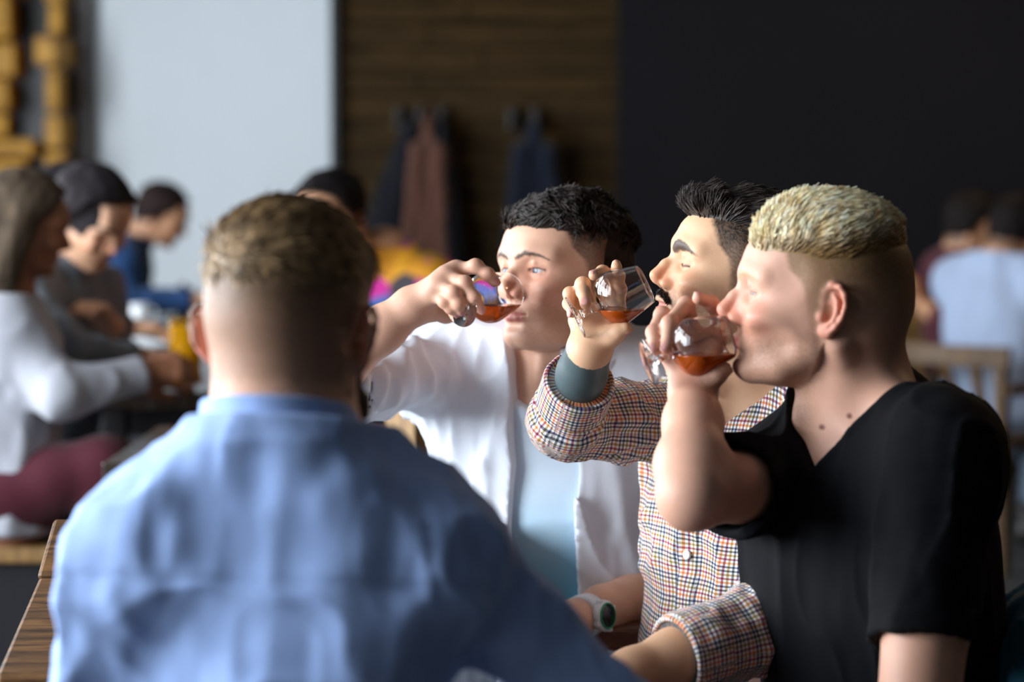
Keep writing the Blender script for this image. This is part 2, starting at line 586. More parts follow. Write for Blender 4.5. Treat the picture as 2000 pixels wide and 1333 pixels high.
HAIRLINE_Z = [-.060, -.0255, -.022, -.005, .012, .030, .044, .056, .066, .076, .084, .094, .11]
HAIRLINE_X = [-.030, -.028, .016, .022, .026, .034, .050, .057, .060, .066, .074, .086, .12]

def scalp_mask(Q, front=0.0, earz=0.0, lipx=0.0, browk=1.0, earout=0.0):
    """1 on hair bearing scalp, 0 on bare skin"""
    z = Q[:, 2]; y = np.abs(Q[:, 1])
    nz = vnoise(Q, 90, 3) * .0025 + vnoise(Q, 400, 5) * .0014
    xh = np.interp(z, HAIRLINE_Z, HAIRLINE_X) + front
    xh = xh - .10 * np.maximum(y - .05, 0) * sstep(.05, .08, z)
    s = sstep(.005, -.005, Q[:, 0] + nz - xh)
    nape = -.064 + .30 * np.maximum(-.02 - Q[:, 0] - .055, 0)
    s = s * sstep(-.005, .012, z + nz * 2 - nape)
    ear = ear_sdf(np.stack([Q[:, 0], y, z - F32(earz)], 1))
    return s * sstep(.0005, .003, ear)

def head_tint(Q, hp, skin, hair=None, fade=((-.06, .10), (-.02, .30), (.03, .80), (.06, 1.0)), stub=0.0, stubcol=None, browcol=None,
              lip=None, flush=.35, tache=0.0, front=0.0, beard=0.0):
    A = Q.copy(); A[:, 1] = np.abs(A[:, 1])
    c = np.tile(np.asarray(skin, F32), (len(Q), 1))
    def blend(col, m):
        nonlocal c
        m = np.clip(m, 0, 1)[:, None].astype(F32)
        c = c * (1 - m) + np.asarray(col, F32) * m
    mot = vnoise(Q, 60, 11) * .5 + vnoise(Q, 170, 12) * .5
    c = c * (1 + .05 * mot[:, None])
    red = np.asarray(skin) * V(1.02, .66, .62)
    blend(red, flush * sstep(.03, .004, ell(A, (.092, .040, -.018), (.02, .018, .014))))
    blend(red, flush * 1.3 * sstep(.012, .0, sph(A, (.112, 0, -.018), .012)))
    blend(red, flush * 1.7 * sstep(.003, -.001, ear_sdf(ear_space(A.copy(), hp))))
    blend(np.asarray(skin) * V(.85, .66, .62), .5 * sstep(.006, 0, ell(A, (.088, .0315, .008), (.010, .019, .0095))))
    if lip is not None:
        zu, zl = -.0468, -.0565 - hp['mouth'] * .006
        AL = A - np.array([hp['lipx'], 0, 0], F32)
        lm = np.minimum(chain(AL, [(.0955, .0, zu - .001), (.0910, .0135, zu - .0026), (.0815, .0235, zu - .0046)], [.0052, .0045, .0018], .002),
                        chain(AL, [(.0945, 0, zl), (.0885, .0145, zl + .0012), (.0815, .0235, zl + .0042)], [.0064, .0052, .0018], .002))
        blend(lip, sstep(.0012, -.0008, lm) * .85)
    if stub:
        jaw = sstep(-.030, -.048, A[:, 2] - .25 * np.maximum(.06 - A[:, 0], 0)) * sstep(-.02, .01, A[:, 0])
        mouth = sstep(-.026, -.032, A[:, 2]) * sstep(.06, .08, A[:, 0])
        m = np.maximum(jaw, mouth) * (.75 + .5 * vnoise(Q, 900, 4))
        blend(stubcol, stub * m)
    if tache:
        tm = chain(A - np.array([hp['lipx'], 0, 0], F32), [(.099, .003, -.0385), (.093, .013, -.0405), (.084, .0245, -.048)], [.0052, .0052, .0036], .003)
        blend(stubcol, tache * sstep(.0015, -.001, tm + vnoise(Q, 600, 8) * .0007))
    if browcol is not None:
        bm = chain(A, [(.0995, .011, .0262), (.0965, .024, .0305), (.0805, .0455, .0275)], [.0036, .0042, .0020], .004)
        bm = bm - .006 * sstep(.0, .02, A[:, 0] - .07)
        b2 = np.abs(A[:, 2] - np.interp(A[:, 1], [.006, .012, .026, .044, .057], [.0238, .0262, .0318, .0296, .0230])) - np.interp(A[:, 1], [.006, .012, .026, .044, .057], [.0012, .0040, .0042, .0028, .0006]) * hp['browk']
        ok = sstep(.0045, .008, A[:, 1]) * sstep(.060, .055, A[:, 1]) * (A[:, 0] > .05)
        blend(browcol, ok * sstep(.0012, -.0012, b2 + vnoise(Q, (300, 300, 900), 9) * .0011) * .92)
    if browcol is not None:
        o_ = hp['eye']
        if o_ < .05: ll = chain(A, [(.0872, .0195, .0066), (.0900, .0310, .0044), (.0820, .0450, .0056)], .0014, .002)
        else: ll = chain(A, [(.0872, .0195, .0088 + .003 * o_), (.0900, .0310, .0098 + .0044 * o_), (.0815, .0455, .0092 + .002 * o_)], .0016, .002)
        blend(np.asarray(browcol) * .5, .85 * sstep(.0012, -.0004, ll))
    if hair is not None:
        s = scalp_mask(Q, front, hp['earz'])
        dens = np.interp(Q[:, 2] + vnoise(Q, 120, 6) * .004, [f[0] for f in fade], [f[1] for f in fade])
        blend(hair, s * dens * (.92 + .16 * vnoise(Q, 700, 7)))
    return c

def head_frame(face_dir, up_hint=(0, 0, 1), roll=0.0):
    """columns: face, left, up"""
    x = unit(face_dir); y = unit(np.cross(up_hint, x)); z = np.cross(x, y)
    if roll:
        c, s = math.cos(roll), math.sin(roll)
        y, z = y * c + z * s, z * c - y * s
    return np.stack([x, y, z], 1)

def to_local(P, o, R, s=1.0):
    return ((P - np.asarray(o, F32)) @ np.asarray(R, F32)) / F32(s)

def to_world(Q, o, R, s=1.0):
    return np.asarray(o) + (np.asarray(Q) * s) @ np.asarray(R).T

def face_dir(yaw, pitch):
    """yaw 0 = towards the lens, 90 = towards the left of the picture, 180 = away; pitch up positive (degrees)"""
    a, p = math.radians(yaw), math.radians(pitch)
    return V(-math.sin(a) * math.cos(p), -math.cos(a) * math.cos(p), math.sin(p))
# ------------------------------------------------------------------ bodies
TZ = [.07, .03, 0, -.04, -.08, -.14, -.22, -.32, -.42, -.52, -.62]
TORSO = Loft(TZ,
             [.030, .036, .046, .066, .088, .108, .116, .110, .106, .112, .118],
             [.0] * 11,
             [-.052, -.058, -.066, -.080, -.092, -.102, -.104, -.096, -.094, -.104, -.112],
             [.048, .054, .066, .100, .138, .160, .162, .152, .148, .158, .168], 2.35)

class Body:
    """a seated figure: neck base nb, pelvis pel, torso yaw, joints of both arms, head pose"""
    def __init__(s, nb, pel, yaw, head, hR, hp=None, hs=1.0, half=.180, drop=.055, girth=1.0, shL=None, shR=None, neck=.056):
        s.nb, s.pel = np.asarray(nb, float), np.asarray(pel, float)
        s.up = unit(s.nb - s.pel)
        f = face_dir(yaw, 0); s.left = unit(np.cross(s.up, f)); s.front = np.cross(s.left, s.up)
        s.R = np.stack([s.front, s.left, s.up], 1)
        s.ho, s.hR, s.hs = np.asarray(head, float), hR, hs
        s.hp = dict(HP); s.hp.update(hp or {})
        s.shL = s.nb + s.left * half - s.up * drop if shL is None else np.asarray(shL, float)
        s.shR = s.nb - s.left * half - s.up * drop if shR is None else np.asarray(shR, float)
        s.girth = girth; s.neck = neck; s.clip = (-.030, .50)
        s.arms = {}
    def L(s, P):
        return to_local(P, s.nb, s.R)
    def W(s, *q):
        return to_world(np.array(q, float), s.nb, s.R)
    def H(s, *q):
        return to_world(np.array(q, float), s.ho, s.hR, s.hs)
    def torso(s, P):
        Q = s.L(P)
        if s.girth != 1.0:
            g = 1 + (s.girth - 1) * sstep(-.02, -.15, Q[:, 2]); Q = Q.copy(); Q[:, 0] /= g; Q[:, 1] /= g
        d = TORSO(Q)
        for sh in (s.shL, s.shR):
            d = smin(d, sph(P, sh, .052), .07)
            d = smin(d, cap(P, s.nb + s.up * .035 - s.front * .02, sh + s.up * .012, .040, .040), .045)
            d = smin(d, cap(P, s.W(.03, 0, -.08), sh - s.up * .02, .05, .045), .05)
        return d
    def neckd(s, P, extra=0.0):
        n0 = s.H(-.030, 0, -.050); n1 = s.nb - s.up * .01
        d = cap(P, n0, n1, s.neck + extra, s.neck + .006 + extra)
        return d
    def headneck(s, P):
        Q = to_local(P, s.ho, s.hR, s.hs)
        d = head_sdf(Q, s.hp) * F32(s.hs)
        d = smin(d, s.neckd(P), .028)
        notch = s.W(.042, 0, -.012)
        for sg in (1, -1):
            d = smin(d, chain(P, [s.H(-.022, .060 * sg, -.036), (s.H(-.005, .050 * sg, -.075) * .5 + s.W(.012, .045 * sg, .045) * .5), notch + s.left * .012 * sg], [.012, .0115, .008], .01), .018)
        d = smin(d, ell(P, s.H(.028, 0, -.118) * .55 + notch * .45, (.012, .011, .016)), .022)
        t = s.torso(P) + F32(.004)
        for sg in (1, -1):   # collar bones
            t = smin(t, chain(P, [s.W(.050, .014 * sg, -.016), s.W(.058, .075 * sg, -.018), (s.shL if sg > 0 else s.shR) + s.up * .022], [.007, .006, .008], .01), .014)
        d = smin(d, t, .035)
        Q = s.L(P)
        d = smax(d, F32(s.clip[0]) - F32(s.clip[1]) * Q[:, 0] - Q[:, 2], .006)
        return smax(d, np.abs(Q[:, 1]) - F32(.105), .006)

def forearm(P, el, wr, re=.043, rm=.045, rw=.0265):
    el, wr = np.asarray(el, float), np.asarray(wr, float)
    return chain(P, [el, el + (wr - el) * .28, el + (wr - el) * .72, wr], [re * .96, rm, (rm + rw) * .5 - .002, rw], .02)

def arm(P, sh, el, wr, ra=.050, re=.041, rm=.045, rw=.0265):
    d = chain(P, [sh, np.asarray(sh) * .45 + np.asarray(el) * .55, el], [ra, ra * .97, re], .02)
    return smin(d, forearm(P, el, wr, re, rm, rw), .022)

FR = [.0102, .0094, .0084, .0074]

class Hand:
    """wrist, four finger chains (mcp, pip, dip, tip) index..little, thumb chain (cmc, mcp, ip, tip)"""
    def __init__(s, wrist, fingers, thumb, size=1.0, thumb_out=None):
        s.w = np.asarray(wrist, float); s.f = [[np.asarray(p, float) for p in c] for c in fingers]
        s.t = [np.asarray(p, float) for p in thumb]; s.z = size
        s.nails = []
        for c in s.f + [s.t]:
            ax = unit(c[3] - c[2]); out = c[2] - (c[1] + c[3]) / 2
            out = out - ax * np.dot(out, ax)
            if np.linalg.norm(out) < 1e-4: out = np.cross(ax, V(0, 0, 1))
            if c is s.t and thumb_out is not None: out = np.asarray(thumb_out, float) - ax * np.dot(thumb_out, ax)
            s.nails.append((c[3] + ax * .001, ax, unit(out)))
    def sdf(s, P):
        z = s.z
        palm = None
        for i, c in enumerate(s.f):
            e = cap(P, s.w, c[0], .017 * z, .0118 * z)
            palm = e if palm is None else smin(palm, e, .016)
        for a, b in zip(s.f[:-1], s.f[1:]):
            palm = smin(palm, cap(P, a[0], b[0], .0112 * z, .0112 * z), .012)
        palm = smin(palm, chain(P, [s.w, s.t[0], s.t[1]], [.019 * z, .0165 * z, .0128 * z], .012), .014)
        palm = smin(palm, cap(P, s.t[1], s.f[0][0], .0085 * z, .0095 * z), .016)
        d = palm
        for i, c in enumerate(s.f):
            k = z * (.88 if i == 3 else 1.0)
            fc = chain(P, c, [r * k for r in FR], .006)
            for j in (1, 2):
                fc = smin(fc, sph(P, c[j], FR[j] * k * 1.05), .004)
            d = smin(d, fc, .0055)
        tc = chain(P, s.t[1:], [.0122 * z, .0108 * z, .0090 * z], .006)
        d = smin(d, tc, .008)
        for i, (c, ax, out) in enumerate(s.nails):
            R = np.stack([np.cross(ax, out), ax, out], 1)
            r = .0060 if i < 4 else .0072
            d = smin(d, ell(P, c + out * (.0050 if i < 4 else .0062), (r * z, r * 1.25 * z, .0024 * z), R), .0012)
        return d
    def bounds(s, m=.03):
        a = np.array([s.w] + [p for c in s.f for p in c] + s.t)
        return a.min(0) - m, a.max(0) + m
    def nailmask(s, P):
        m = np.zeros(len(P), F32)
        for i, (c, ax, out) in enumerate(s.nails):
            R = np.stack([np.cross(ax, out), ax, out], 1)
            r = .0060 if i < 4 else .0072
            m = np.maximum(m, sstep(.0006, -.0004, ell(P, c + out * (.0058 if i < 4 else .007), (r, r * 1.25, .0035), R)))
        return m
    def tint(s, P, c, skin):
        m = s.nailmask(P)[:, None]
        c = c * (1 - m) + np.array(srgb(206, 150, 150)) * m
        k = np.zeros(len(P), F32)
        for ch in s.f:
            for p in (ch[1], ch[2], ch[3]): k = np.maximum(k, sstep(.017, .006, sph(P, p, 0.0)))
        k = (k * .35)[:, None]
        return c * (1 - k) + np.asarray(skin) * V(1.0, .72, .66) * k

def relaxed_hand(wrist, d, palm, side, curl=.35, size=1.0):
    """a loosely curled hand: d pointing to the fingers, palm normal, side=+1 if the thumb lies along d x palm"""
    d = unit(d); palm = unit(palm - d * np.dot(palm, d)); t = np.cross(d, palm) * side
    w = np.asarray(wrist, float); fs = []
    for i, (off, ln) in enumerate([(.026, .040), (.009, .044), (-.009, .041), (-.025, .033)]):
        m = w + d * (.088 - .006 * abs(i - 1)) + t * off
        a1, a2, a3 = curl, curl * 2.1, curl * 2.9
        g = lambda a: d * math.cos(a) + palm * math.sin(a)
        p1 = m + g(a1) * ln; p2 = p1 + g(a2) * ln * .62; p3 = p2 + g(a3) * ln * .48
        fs.append([m, p1, p2, p3])
    c = w + d * .022 + t * .022 + palm * .008
    th = [c, c + (d * .75 + t * .55 + palm * .25) * .042, c + (d * .75 + t * .55 + palm * .25) * .042 + (d * .92 + t * .1 + palm * .3) * .030,
          c + (d * .75 + t * .55 + palm * .25) * .042 + (d * .92 + t * .1 + palm * .3) * .052]
    return Hand(w, fs, th, size)

def bake(pieces, base=None):
    """pieces (f, lo, hi, h) -> one vertex/quad soup"""
    vs, qs, ids = [], [], []; n = 0
    for i, (f, lo, hi, h) in enumerate(pieces):
        v, q = net(f, lo, hi, h)
        vs.append(v); qs.append(q + n); n += len(v); ids.append(np.full(len(v), i))
    return np.concatenate(vs), np.concatenate(qs), np.concatenate(ids)

def person(name, base, v, q, cols, mat, label, group=None):
    o = mesh_obj(name, v - np.asarray(base), q, mat, None, True, cols)
    o.location = Vector([float(x) for x in base])
    return prop(o, label, 'person', group)

def eyeball(b, parent, sg, iris, gaze=(1, 0, 0)):
    c = V(.0748, .0315 * sg, .0095); g = unit(gaze); r = .0124
    ts = [0, .12, .22, .30, .36, .42, .47, .52, .6, .8, 1.1, 1.5, 2.0, 2.6, math.pi]
    prof = [(r * math.sin(t), r * math.cos(t) + (.0006 if t < .5 else 0)) for t in ts][::-1]
    v, f = lathe_mesh(prof, V(0, 0, 0), g, 28)
    ang = np.arccos(np.clip((v @ g) / np.linalg.norm(v, axis=1), -1, 1))
    col = np.tile(np.array([.72, .68, .66]), (len(v), 1))
    col[ang < .50] = np.array(iris) * .45; col[ang < .46] = iris; col[ang < .21] = (.004, .004, .004)
    w = b.H(*c) + (v * b.hs) @ b.hR.T
    return mesh_obj('eye', w, f, MAT['eye'], parent, True, col)

# ---- hair ----------------------------------------------------------------
def scalp_points(b, n, keep, seed=1):
    """points on the skull (head space) kept by keep(Q), with outward normals"""
    r = np.random.default_rng(seed)
    d = r.normal(size=(n, 3)); d /= np.linalg.norm(d, axis=1)[:, None]
    d[:, 2] = np.where(d[:, 2] < -.4, -d[:, 2], d[:, 2])
    Q = V(-.005, 0, .03) + d * V(.1, .078, .094)
    Q = Q[keep(Q)]
    for _ in range(3):
        v0 = head_sdf(Q.astype(F32), b.hp); e = .0015
        g = np.stack([head_sdf((Q + np.eye(3)[a] * e).astype(F32), b.hp) - v0 for a in range(3)], 1) / e
        g /= np.linalg.norm(g, axis=1)[:, None] + 1e-9
        Q = Q - g * v0[:, None]
    return Q, g

def surface_points(sdf, n, keep, seed=1, c=(-.005, 0, .04), r=(.115, .095, .115)):
    """points on the zero set of sdf (head space), with outward normals"""
    g_ = np.random.default_rng(seed)
    d = g_.normal(size=(n, 3)); d /= np.linalg.norm(d, axis=1)[:, None]
    Q = np.asarray(c) + d * np.asarray(r)
    Q = Q[Q[:, 2] > .0]
    for _ in range(4):
        v0 = sdf(Q.astype(F32)); e = .0015
        g = np.stack([sdf((Q + np.eye(3)[a] * e).astype(F32)) - v0 for a in range(3)], 1) / e
        g /= np.linalg.norm(g, axis=1)[:, None] + 1e-9
        Q = Q - g * v0[:, None]
    m = keep(Q) & (np.abs(v0) < .004)
    return Q[m], g[m]

def strands(Q, flow, length, seg=5, rad=.0008, wob=.15, seed=2, lift=None, curl=0.0):
    """tapered three sided hairs; flow(Q, t) gives the direction along the hair (t 0..1)"""
    r = np.random.default_rng(seed)
    n = len(Q); P = [Q.copy()]; ln = length(Q) if callable(length) else np.full(n, length)
    jit = r.normal(size=(n, 3)) * wob
    ph = r.uniform(0, 6.28, n)
    for k in range(seg):
        t = (k + .5) / seg
        d = flow(P[-1], Q, t) + jit * (.4 + t)
        if curl: d = d + curl * np.stack([np.sin(ph + 5 * t), np.cos(ph + 5 * t), np.zeros(n)], 1)
        d /= np.linalg.norm(d, axis=1)[:, None] + 1e-9
        P.append(P[-1] + d * (ln / seg)[:, None])
    P = np.stack(P, 1)                                  # n, seg+1, 3
    T = np.gradient(P, axis=1); T /= np.linalg.norm(T, axis=2)[..., None] + 1e-9
    h = np.array([.31, .83, .46]); X = np.cross(T, h); X /= np.linalg.norm(X, axis=2)[..., None] + 1e-9
    Y = np.cross(T, X)
    rr = rad * np.array([1, 1.05, .95, .8, .55, .18, .1, .1])[:seg + 1] if seg <= 7 else rad
    rs = (r.uniform(.7, 1.3, n))[:, None] * rr[None]
    vs = []
    for k in range(3):
        a = 2 * math.pi * k / 3
        vs.append(P + rs[..., None] * (X * math.cos(a) + Y * math.sin(a)))
    v = np.stack(vs, 2)                                 # n, seg+1, 3sides, 3
    idx = np.arange(n * (seg + 1) * 3).reshape(n, seg + 1, 3)
    qs = []
    for k in range(3):
        k2 = (k + 1) % 3
        qs.append(np.stack([idx[:, :-1, k], idx[:, :-1, k2], idx[:, 1:, k2], idx[:, 1:, k]], -1).reshape(-1, 4))
    return v.reshape(-1, 3), np.concatenate(qs), np.repeat(np.arange(n), (seg + 1) * 3), np.tile(np.repeat(np.linspace(0, 1, seg + 1), 3), n)

def hair_obj(b, parent, vol, strand_sets, colfn, mat, h=.0032, name='hair'):
    """vol(Q)->sdf in head space or None; strand_sets [(v,q,id,t)] in head space"""
    vs, qs, ts = [], [], []; n = 0
    if vol is not None:
        v, q = net(vol, V(-.16, -.13, -.13), V(.16, .13, .22), h)
        vs.append(v); qs.append(q); n = len(v); ts.append(np.full(n, .5))
    tone = [np.ones(n)]
    for v, q, i, t in strand_sets:
        vs.append(v); qs.append(q + n); n += len(v)
        k = np.random.default_rng(3).uniform(.55, 1.45, i.max() + 1)[i]
        tone.append(k * (.75 + .45 * t))
    Q = np.concatenate(vs); q = np.concatenate(qs)
    c = np.clip(colfn(Q.astype(F32)) * np.concatenate(tone)[:, None], 0, .95)
    W_ = to_world(Q, b.ho, b.hR, b.hs)
    return mesh_obj(name, W_, q, mat, parent, True, c)

# ---- cloth ---------------------------------------------------------------
def folds(P, axis_scale, seed, amp, sharp=2.0):
    """soft elongated cloth folds"""
    n = vnoise(P, axis_scale, seed)
    m = vnoise(P, np.asarray(axis_scale) * 2.3, seed + 1)
    r = (1 - np.abs(n)) ** sharp
    return F32(amp) * (r - .45 + .35 * m)

def axial(P, a, b):
    a = np.asarray(a, F32); d = np.asarray(b, F32) - a; L = np.sqrt((d * d).sum())
    return ((P - a) @ d) / L, L

def tube_uv(P, a, b, ref, r=.055):
    """length along a->b and arc length around it"""
    a = np.asarray(a, float); z = unit(np.asarray(b, float) - a)
    x = unit(np.asarray(ref, float) - z * np.dot(ref, z)); y = np.cross(z, x)
    q = P - a
    return q @ z, np.arctan2(q @ y, q @ x) * r

def cloth_obj(name, f, lo, hi, h, mat, parent, tint=None, uvfn=None):
    v, q = net(f, lo, hi, h)
    uv = None
    if uvfn is not None:
        u = uvfn(v); uv = np.stack([u[0], u[1], np.zeros(len(v))], 1)
    c = None
    if tint is not None: c = tint(v) if callable(tint) else np.tile(np.asarray(tint), (len(v), 1))
    return mesh_obj(name, v, q, mat, parent, True, c, uv)

def legs(name, b, kneeL, kneeR, footL, footR, mat, parent, h=.018, r=.075):
    pl = b.pel + b.left * .085; pr = b.pel - b.left * .085
    def f(P):
        d = ell(P, b.pel - b.up * .01, (.15, .17, .12), b.R)
        for p, k, ft in ((pl, kneeL, footL), (pr, kneeR, footR)):
            d = smin(d, chain(P, [p, np.asarray(p) * .5 + np.asarray(k) * .5, k], [r * 1.12, r, r * .8], .03), .05)
            d = smin(d, cap(P, k, ft, r * .78, r * .62), .03)
        return d
    a = np.array([pl, pr, kneeL, kneeR, footL, footR])
    return cloth_obj(name, f, a.min(0) - .2, a.max(0) + .2, h, mat, parent)

def shoe(b, foot, d, mat, parent):
    d = unit(V(d[0], d[1], 0)); f0 = np.array([foot[0], foot[1], 0.0])
    R = np.stack([d, np.cross(V(0, 0, 1), d), V(0, 0, 1)], 1)
    def f(P):
        Q = to_local(P, f0, R)
        e = ell(Q, (.07, 0, .035), (.145, .048, .048))
        e = smin(e, cap(Q, (-.02, 0, .05), (-.02, 0, .11), .045, .048), .04)
        return smax(e, .004 - Q[:, 2], .006)
    return cloth_obj('shoe', f, f0 - .26, f0 + V(.26, .26, .2), .013, mat, parent)
# ------------------------------------------------------------------ materials
MAT = {}

def wood(name, a, b, scale=(1.2, 14, 14), rough=.45, rot=(0, 0, 0), detail=5, bump=.15, dist=1.2, spec=.5):
    m = Nodes(name)
    n = m.noise(3.0, detail, .6, m.coords(scale, rot), dist)
    w = m.noise(11.0, 4, .6, m.coords(tuple(s * 1.7 for s in scale), rot), .4)
    f = m.math('ADD', m.math('MULTIPLY', n, .75), m.math('MULTIPLY', w, .25))
    c = m.ramp(f, [(.36, a), (.5, tuple(x * .5 + y * .5 for x, y in zip(a, b))), (.62, b)])
    m.set(Base_Color=c, Roughness=rough)
    if bump: m.bump(f, bump, .003)
    m.bsdf.inputs['Specular IOR Level'].default_value = spec
    return m.mat

MAT['skin'] = tinted('skin', .5, .12, .3, 700, spec=.36)
MAT['hair'] = tinted('hair_fibre', .5, 0, 0, spec=.3)
MAT['buzz'] = tinted('short_hair', .75, 0, .3, 500, spec=.1)
m = Nodes('wet_eye'); a = m.add('ShaderNodeAttribute', attribute_name='tint'); m.set(Base_Color=a.outputs['Color'], Roughness=.08); MAT['eye'] = m.mat

MAT['white_wall'] = plain('white_plaster', (.70, .76, .80), .8, .04, 3)
MAT['grey_wall'] = plain('grey_plaster', (.12, .115, .115), .85, .08, 3)
MAT['black_wall'] = plain('black_paint', (.0095, .0092, .0115), .9, .12, 2)
for k_ in ('black_wall',): MAT[k_].node_tree.nodes['Principled BSDF'].inputs['Specular IOR Level'].default_value = .12
MAT['ceiling'] = plain('ceiling_paint', (.10, .10, .105), .9, .05, 2)
MAT['floor'] = plain('dark_concrete', (.075, .08, .08), .55, .25, 5)
MAT['plank'] = wood('brown_wall_plank', (.016, .0085, .0025), (.062, .034, .008), (.8, 9, 9), .7, spec=.15)
MAT['dark_wood'] = wood('dark_table_wood', (.022, .016, .012), (.060, .044, .032), (9, 1.2, 9), .22, bump=.04)
MAT['chair_wood'] = wood('brown_chair_wood', (.030, .013, .006), (.21, .100, .034), (2.5, 16, 9), .42, rot=(0, 0, .1))
MAT['mahogany'] = wood('reddish_chair_wood', (.055, .018, .010), (.16, .055, .028), (3, 14, 14), .35)
MAT['oak'] = wood('honey_oak', (.16, .082, .024), (.34, .19, .06), (10, 10, 1.5), .5)
MAT['log'] = wood('amber_log', (.30, .13, .008), (.66, .34, .03), (1.5, 9, 9), .6)
MAT['window_frame'] = plain('window_frame_grey', (.05, .05, .055), .4)
MAT['black_metal'] = plain('black_metal', (.012, .012, .013), .4)

# ------------------------------------------------------------------ the room
YB = 10.6
def slab(name, lo, hi, mat, parent=None, kind='structure', bevel=0.0):
    lo, hi = np.asarray(lo, float), np.asarray(hi, float)
    o = box(name, (lo + hi) / 2, hi - lo, mat, parent, None, bevel)
    if parent is None: prop(o, kind=kind)
    return o

def structure(o, label):
    return prop(o, label, kind='structure')

structure(slab('floor', (-3.7, -4.2, -.1), (5.2, YB + .3, 0), MAT['floor']), 'dark grey concrete floor of the hall')
structure(slab('ceiling', (-3.7, -4.2, 3.3), (5.2, YB + .3, 3.4), MAT['ceiling']), 'dark ceiling above the tables')
structure(slab('wall_right', (5.1, -4.2, 0), (5.2, YB + .3, 3.3), MAT['black_wall']), 'dark side wall at the right')
structure(slab('wall_front', (-3.7, -4.3, 0), (5.2, -4.2, 3.3), MAT['grey_wall']), 'dark wall behind the camera')
structure(slab('wall_back', (-3.7, YB + .12, 0), (5.2, YB + .3, 3.3), MAT['grey_wall']), 'back wall of the hall behind its panels')
# left wall with four window openings
wl = empty('wall_left', (WINDOW_X, 0, 0), 'left wall with tall windows letting the daylight in', kind='structure')
edges = [-4.2, -1.65, .45, .95, 3.05, 3.55, 5.65, 6.35, 8.45, YB + .12]
for i in range(0, len(edges), 2):
    slab('pier', (WINDOW_X - .1, edges[i], 0), (WINDOW_X, edges[i + 1], 3.3), MAT['grey_wall'], wl)
for i in range(1, len(edges) - 1, 2):
    slab('sill', (WINDOW_X - .1, edges[i], 0), (WINDOW_X, edges[i + 1], .68), MAT['grey_wall'], wl)
    slab('lintel', (WINDOW_X - .1, edges[i], 2.82), (WINDOW_X, edges[i + 1], 3.3), MAT['grey_wall'], wl)
    slab('mullion', (WINDOW_X - .07, (edges[i] + edges[i + 1]) / 2 - .025, .68), (WINDOW_X - .02, (edges[i] + edges[i + 1]) / 2 + .025, 2.82), MAT['window_frame'], wl)

def bx(px, d=YB):
    return (px - 1000.0) / FPX * d

# white wall panel, the shadow at its right side built as a black strip
structure(slab('wall_white', (bx(158), YB, 0), (bx(648), YB + .12, 3.3), MAT['white_wall']), 'white plastered wall panel at the back left')
structure(slab('shadow_strip', (bx(648), YB - .05, 0), (bx(662), YB + .12, 3.3), MAT['black_metal']), 'thin black strip for the shadow beside the white wall panel')
structure(slab('grey_strip', (bx(128, YB - .3), YB - .06, 0), (bx(164, YB - .3), YB + .1, 3.3), MAT['grey_wall']), 'narrow dark grey strip beside the white wall panel')  # dark grey strip along the left edge of the white panel
structure(slab('wall_black', (bx(1208, YB - .2), YB - .22, 0), (5.1, YB + .12, 3.3), MAT['black_wall']), 'smooth black wall at the back right')
# wooden plank wall, board by board
pw = empty('wall_planks', (bx(935), YB, 0), 'dark brown horizontal plank wall with coats hanging on it', kind='structure')
z = 0.0; r_ = random.Random(4)
while z < 3.25:
    hgt = r_.choice([.085, .095, .11, .12])
    x0, x1 = bx(662), bx(1215)
    cut = x0 + (x1 - x0) * r_.uniform(.25, .75)
    dp = r_.uniform(0, .012)
    for a, b in ((x0, cut - .003), (cut + .003, x1)):
        o = box('plank', ((a + b) / 2, YB + .06 - dp, z + hgt / 2), (b - a, .1, hgt - .008), MAT['plank'], pw, None, .004)
    z += hgt
# stacked logs at the far left
LY = 10.40
lg = empty('log_stack', (bx(60, LY), LY, 0), 'tall stack of amber wooden blocks with a dark gap at the far left', 'wood stack')
r_ = random.Random(11)
slab('back_board', (bx(-40, LY), LY + .16, 0), (bx(128, LY), LY + .2, 3.0), MAT['black_metal'], lg)
for x0, x1 in ((bx(-40, LY), bx(44, LY)), (bx(92, LY), bx(132, LY))):
    z = 0.0
    while z < 2.9:
        hgt = r_.uniform(.08, .20)
        wide = x1 - x0 > .12
        dep = r_.uniform(.14, .30)
        a, b = x0 + (0 if wide else r_.uniform(-.012, .03)), x1 + (r_.uniform(-.07, .06) if wide else r_.uniform(-.03, .012))
        R = rotz(r_.uniform(-.12, .12)) @ roty(r_.uniform(-.03, .03))
        box('block', ((a + b) / 2, LY + .16 - dep / 2, z + hgt / 2), (b - a, dep, hgt - .012), MAT['log'], lg, R, .014)
        z += hgt
# ------------------------------------------------------------------ cloth materials
def weave_cloth(name, rgb, var=.12, rough=.85, scale=420, sheen=.15, streak=(60, 60, 9)):
    m = Nodes(name)
    n = m.noise(1.0, 4, .6, m.coords(streak)); g = m.noise(scale, 2, .5, m.coords((1, 1, 1)))
    f = m.math('ADD', m.math('MULTIPLY', n, .7), m.math('MULTIPLY', g, .3))
    m.set(Base_Color=m.mix(f, tuple(c * (1 - var) for c in rgb), tuple(min(1, c * (1 + var)) for c in rgb)), Roughness=rough, Sheen_Weight=sheen)
    m.bump(g, .2, .001); m.bsdf.inputs['Specular IOR Level'].default_value = .2
    return m.mat

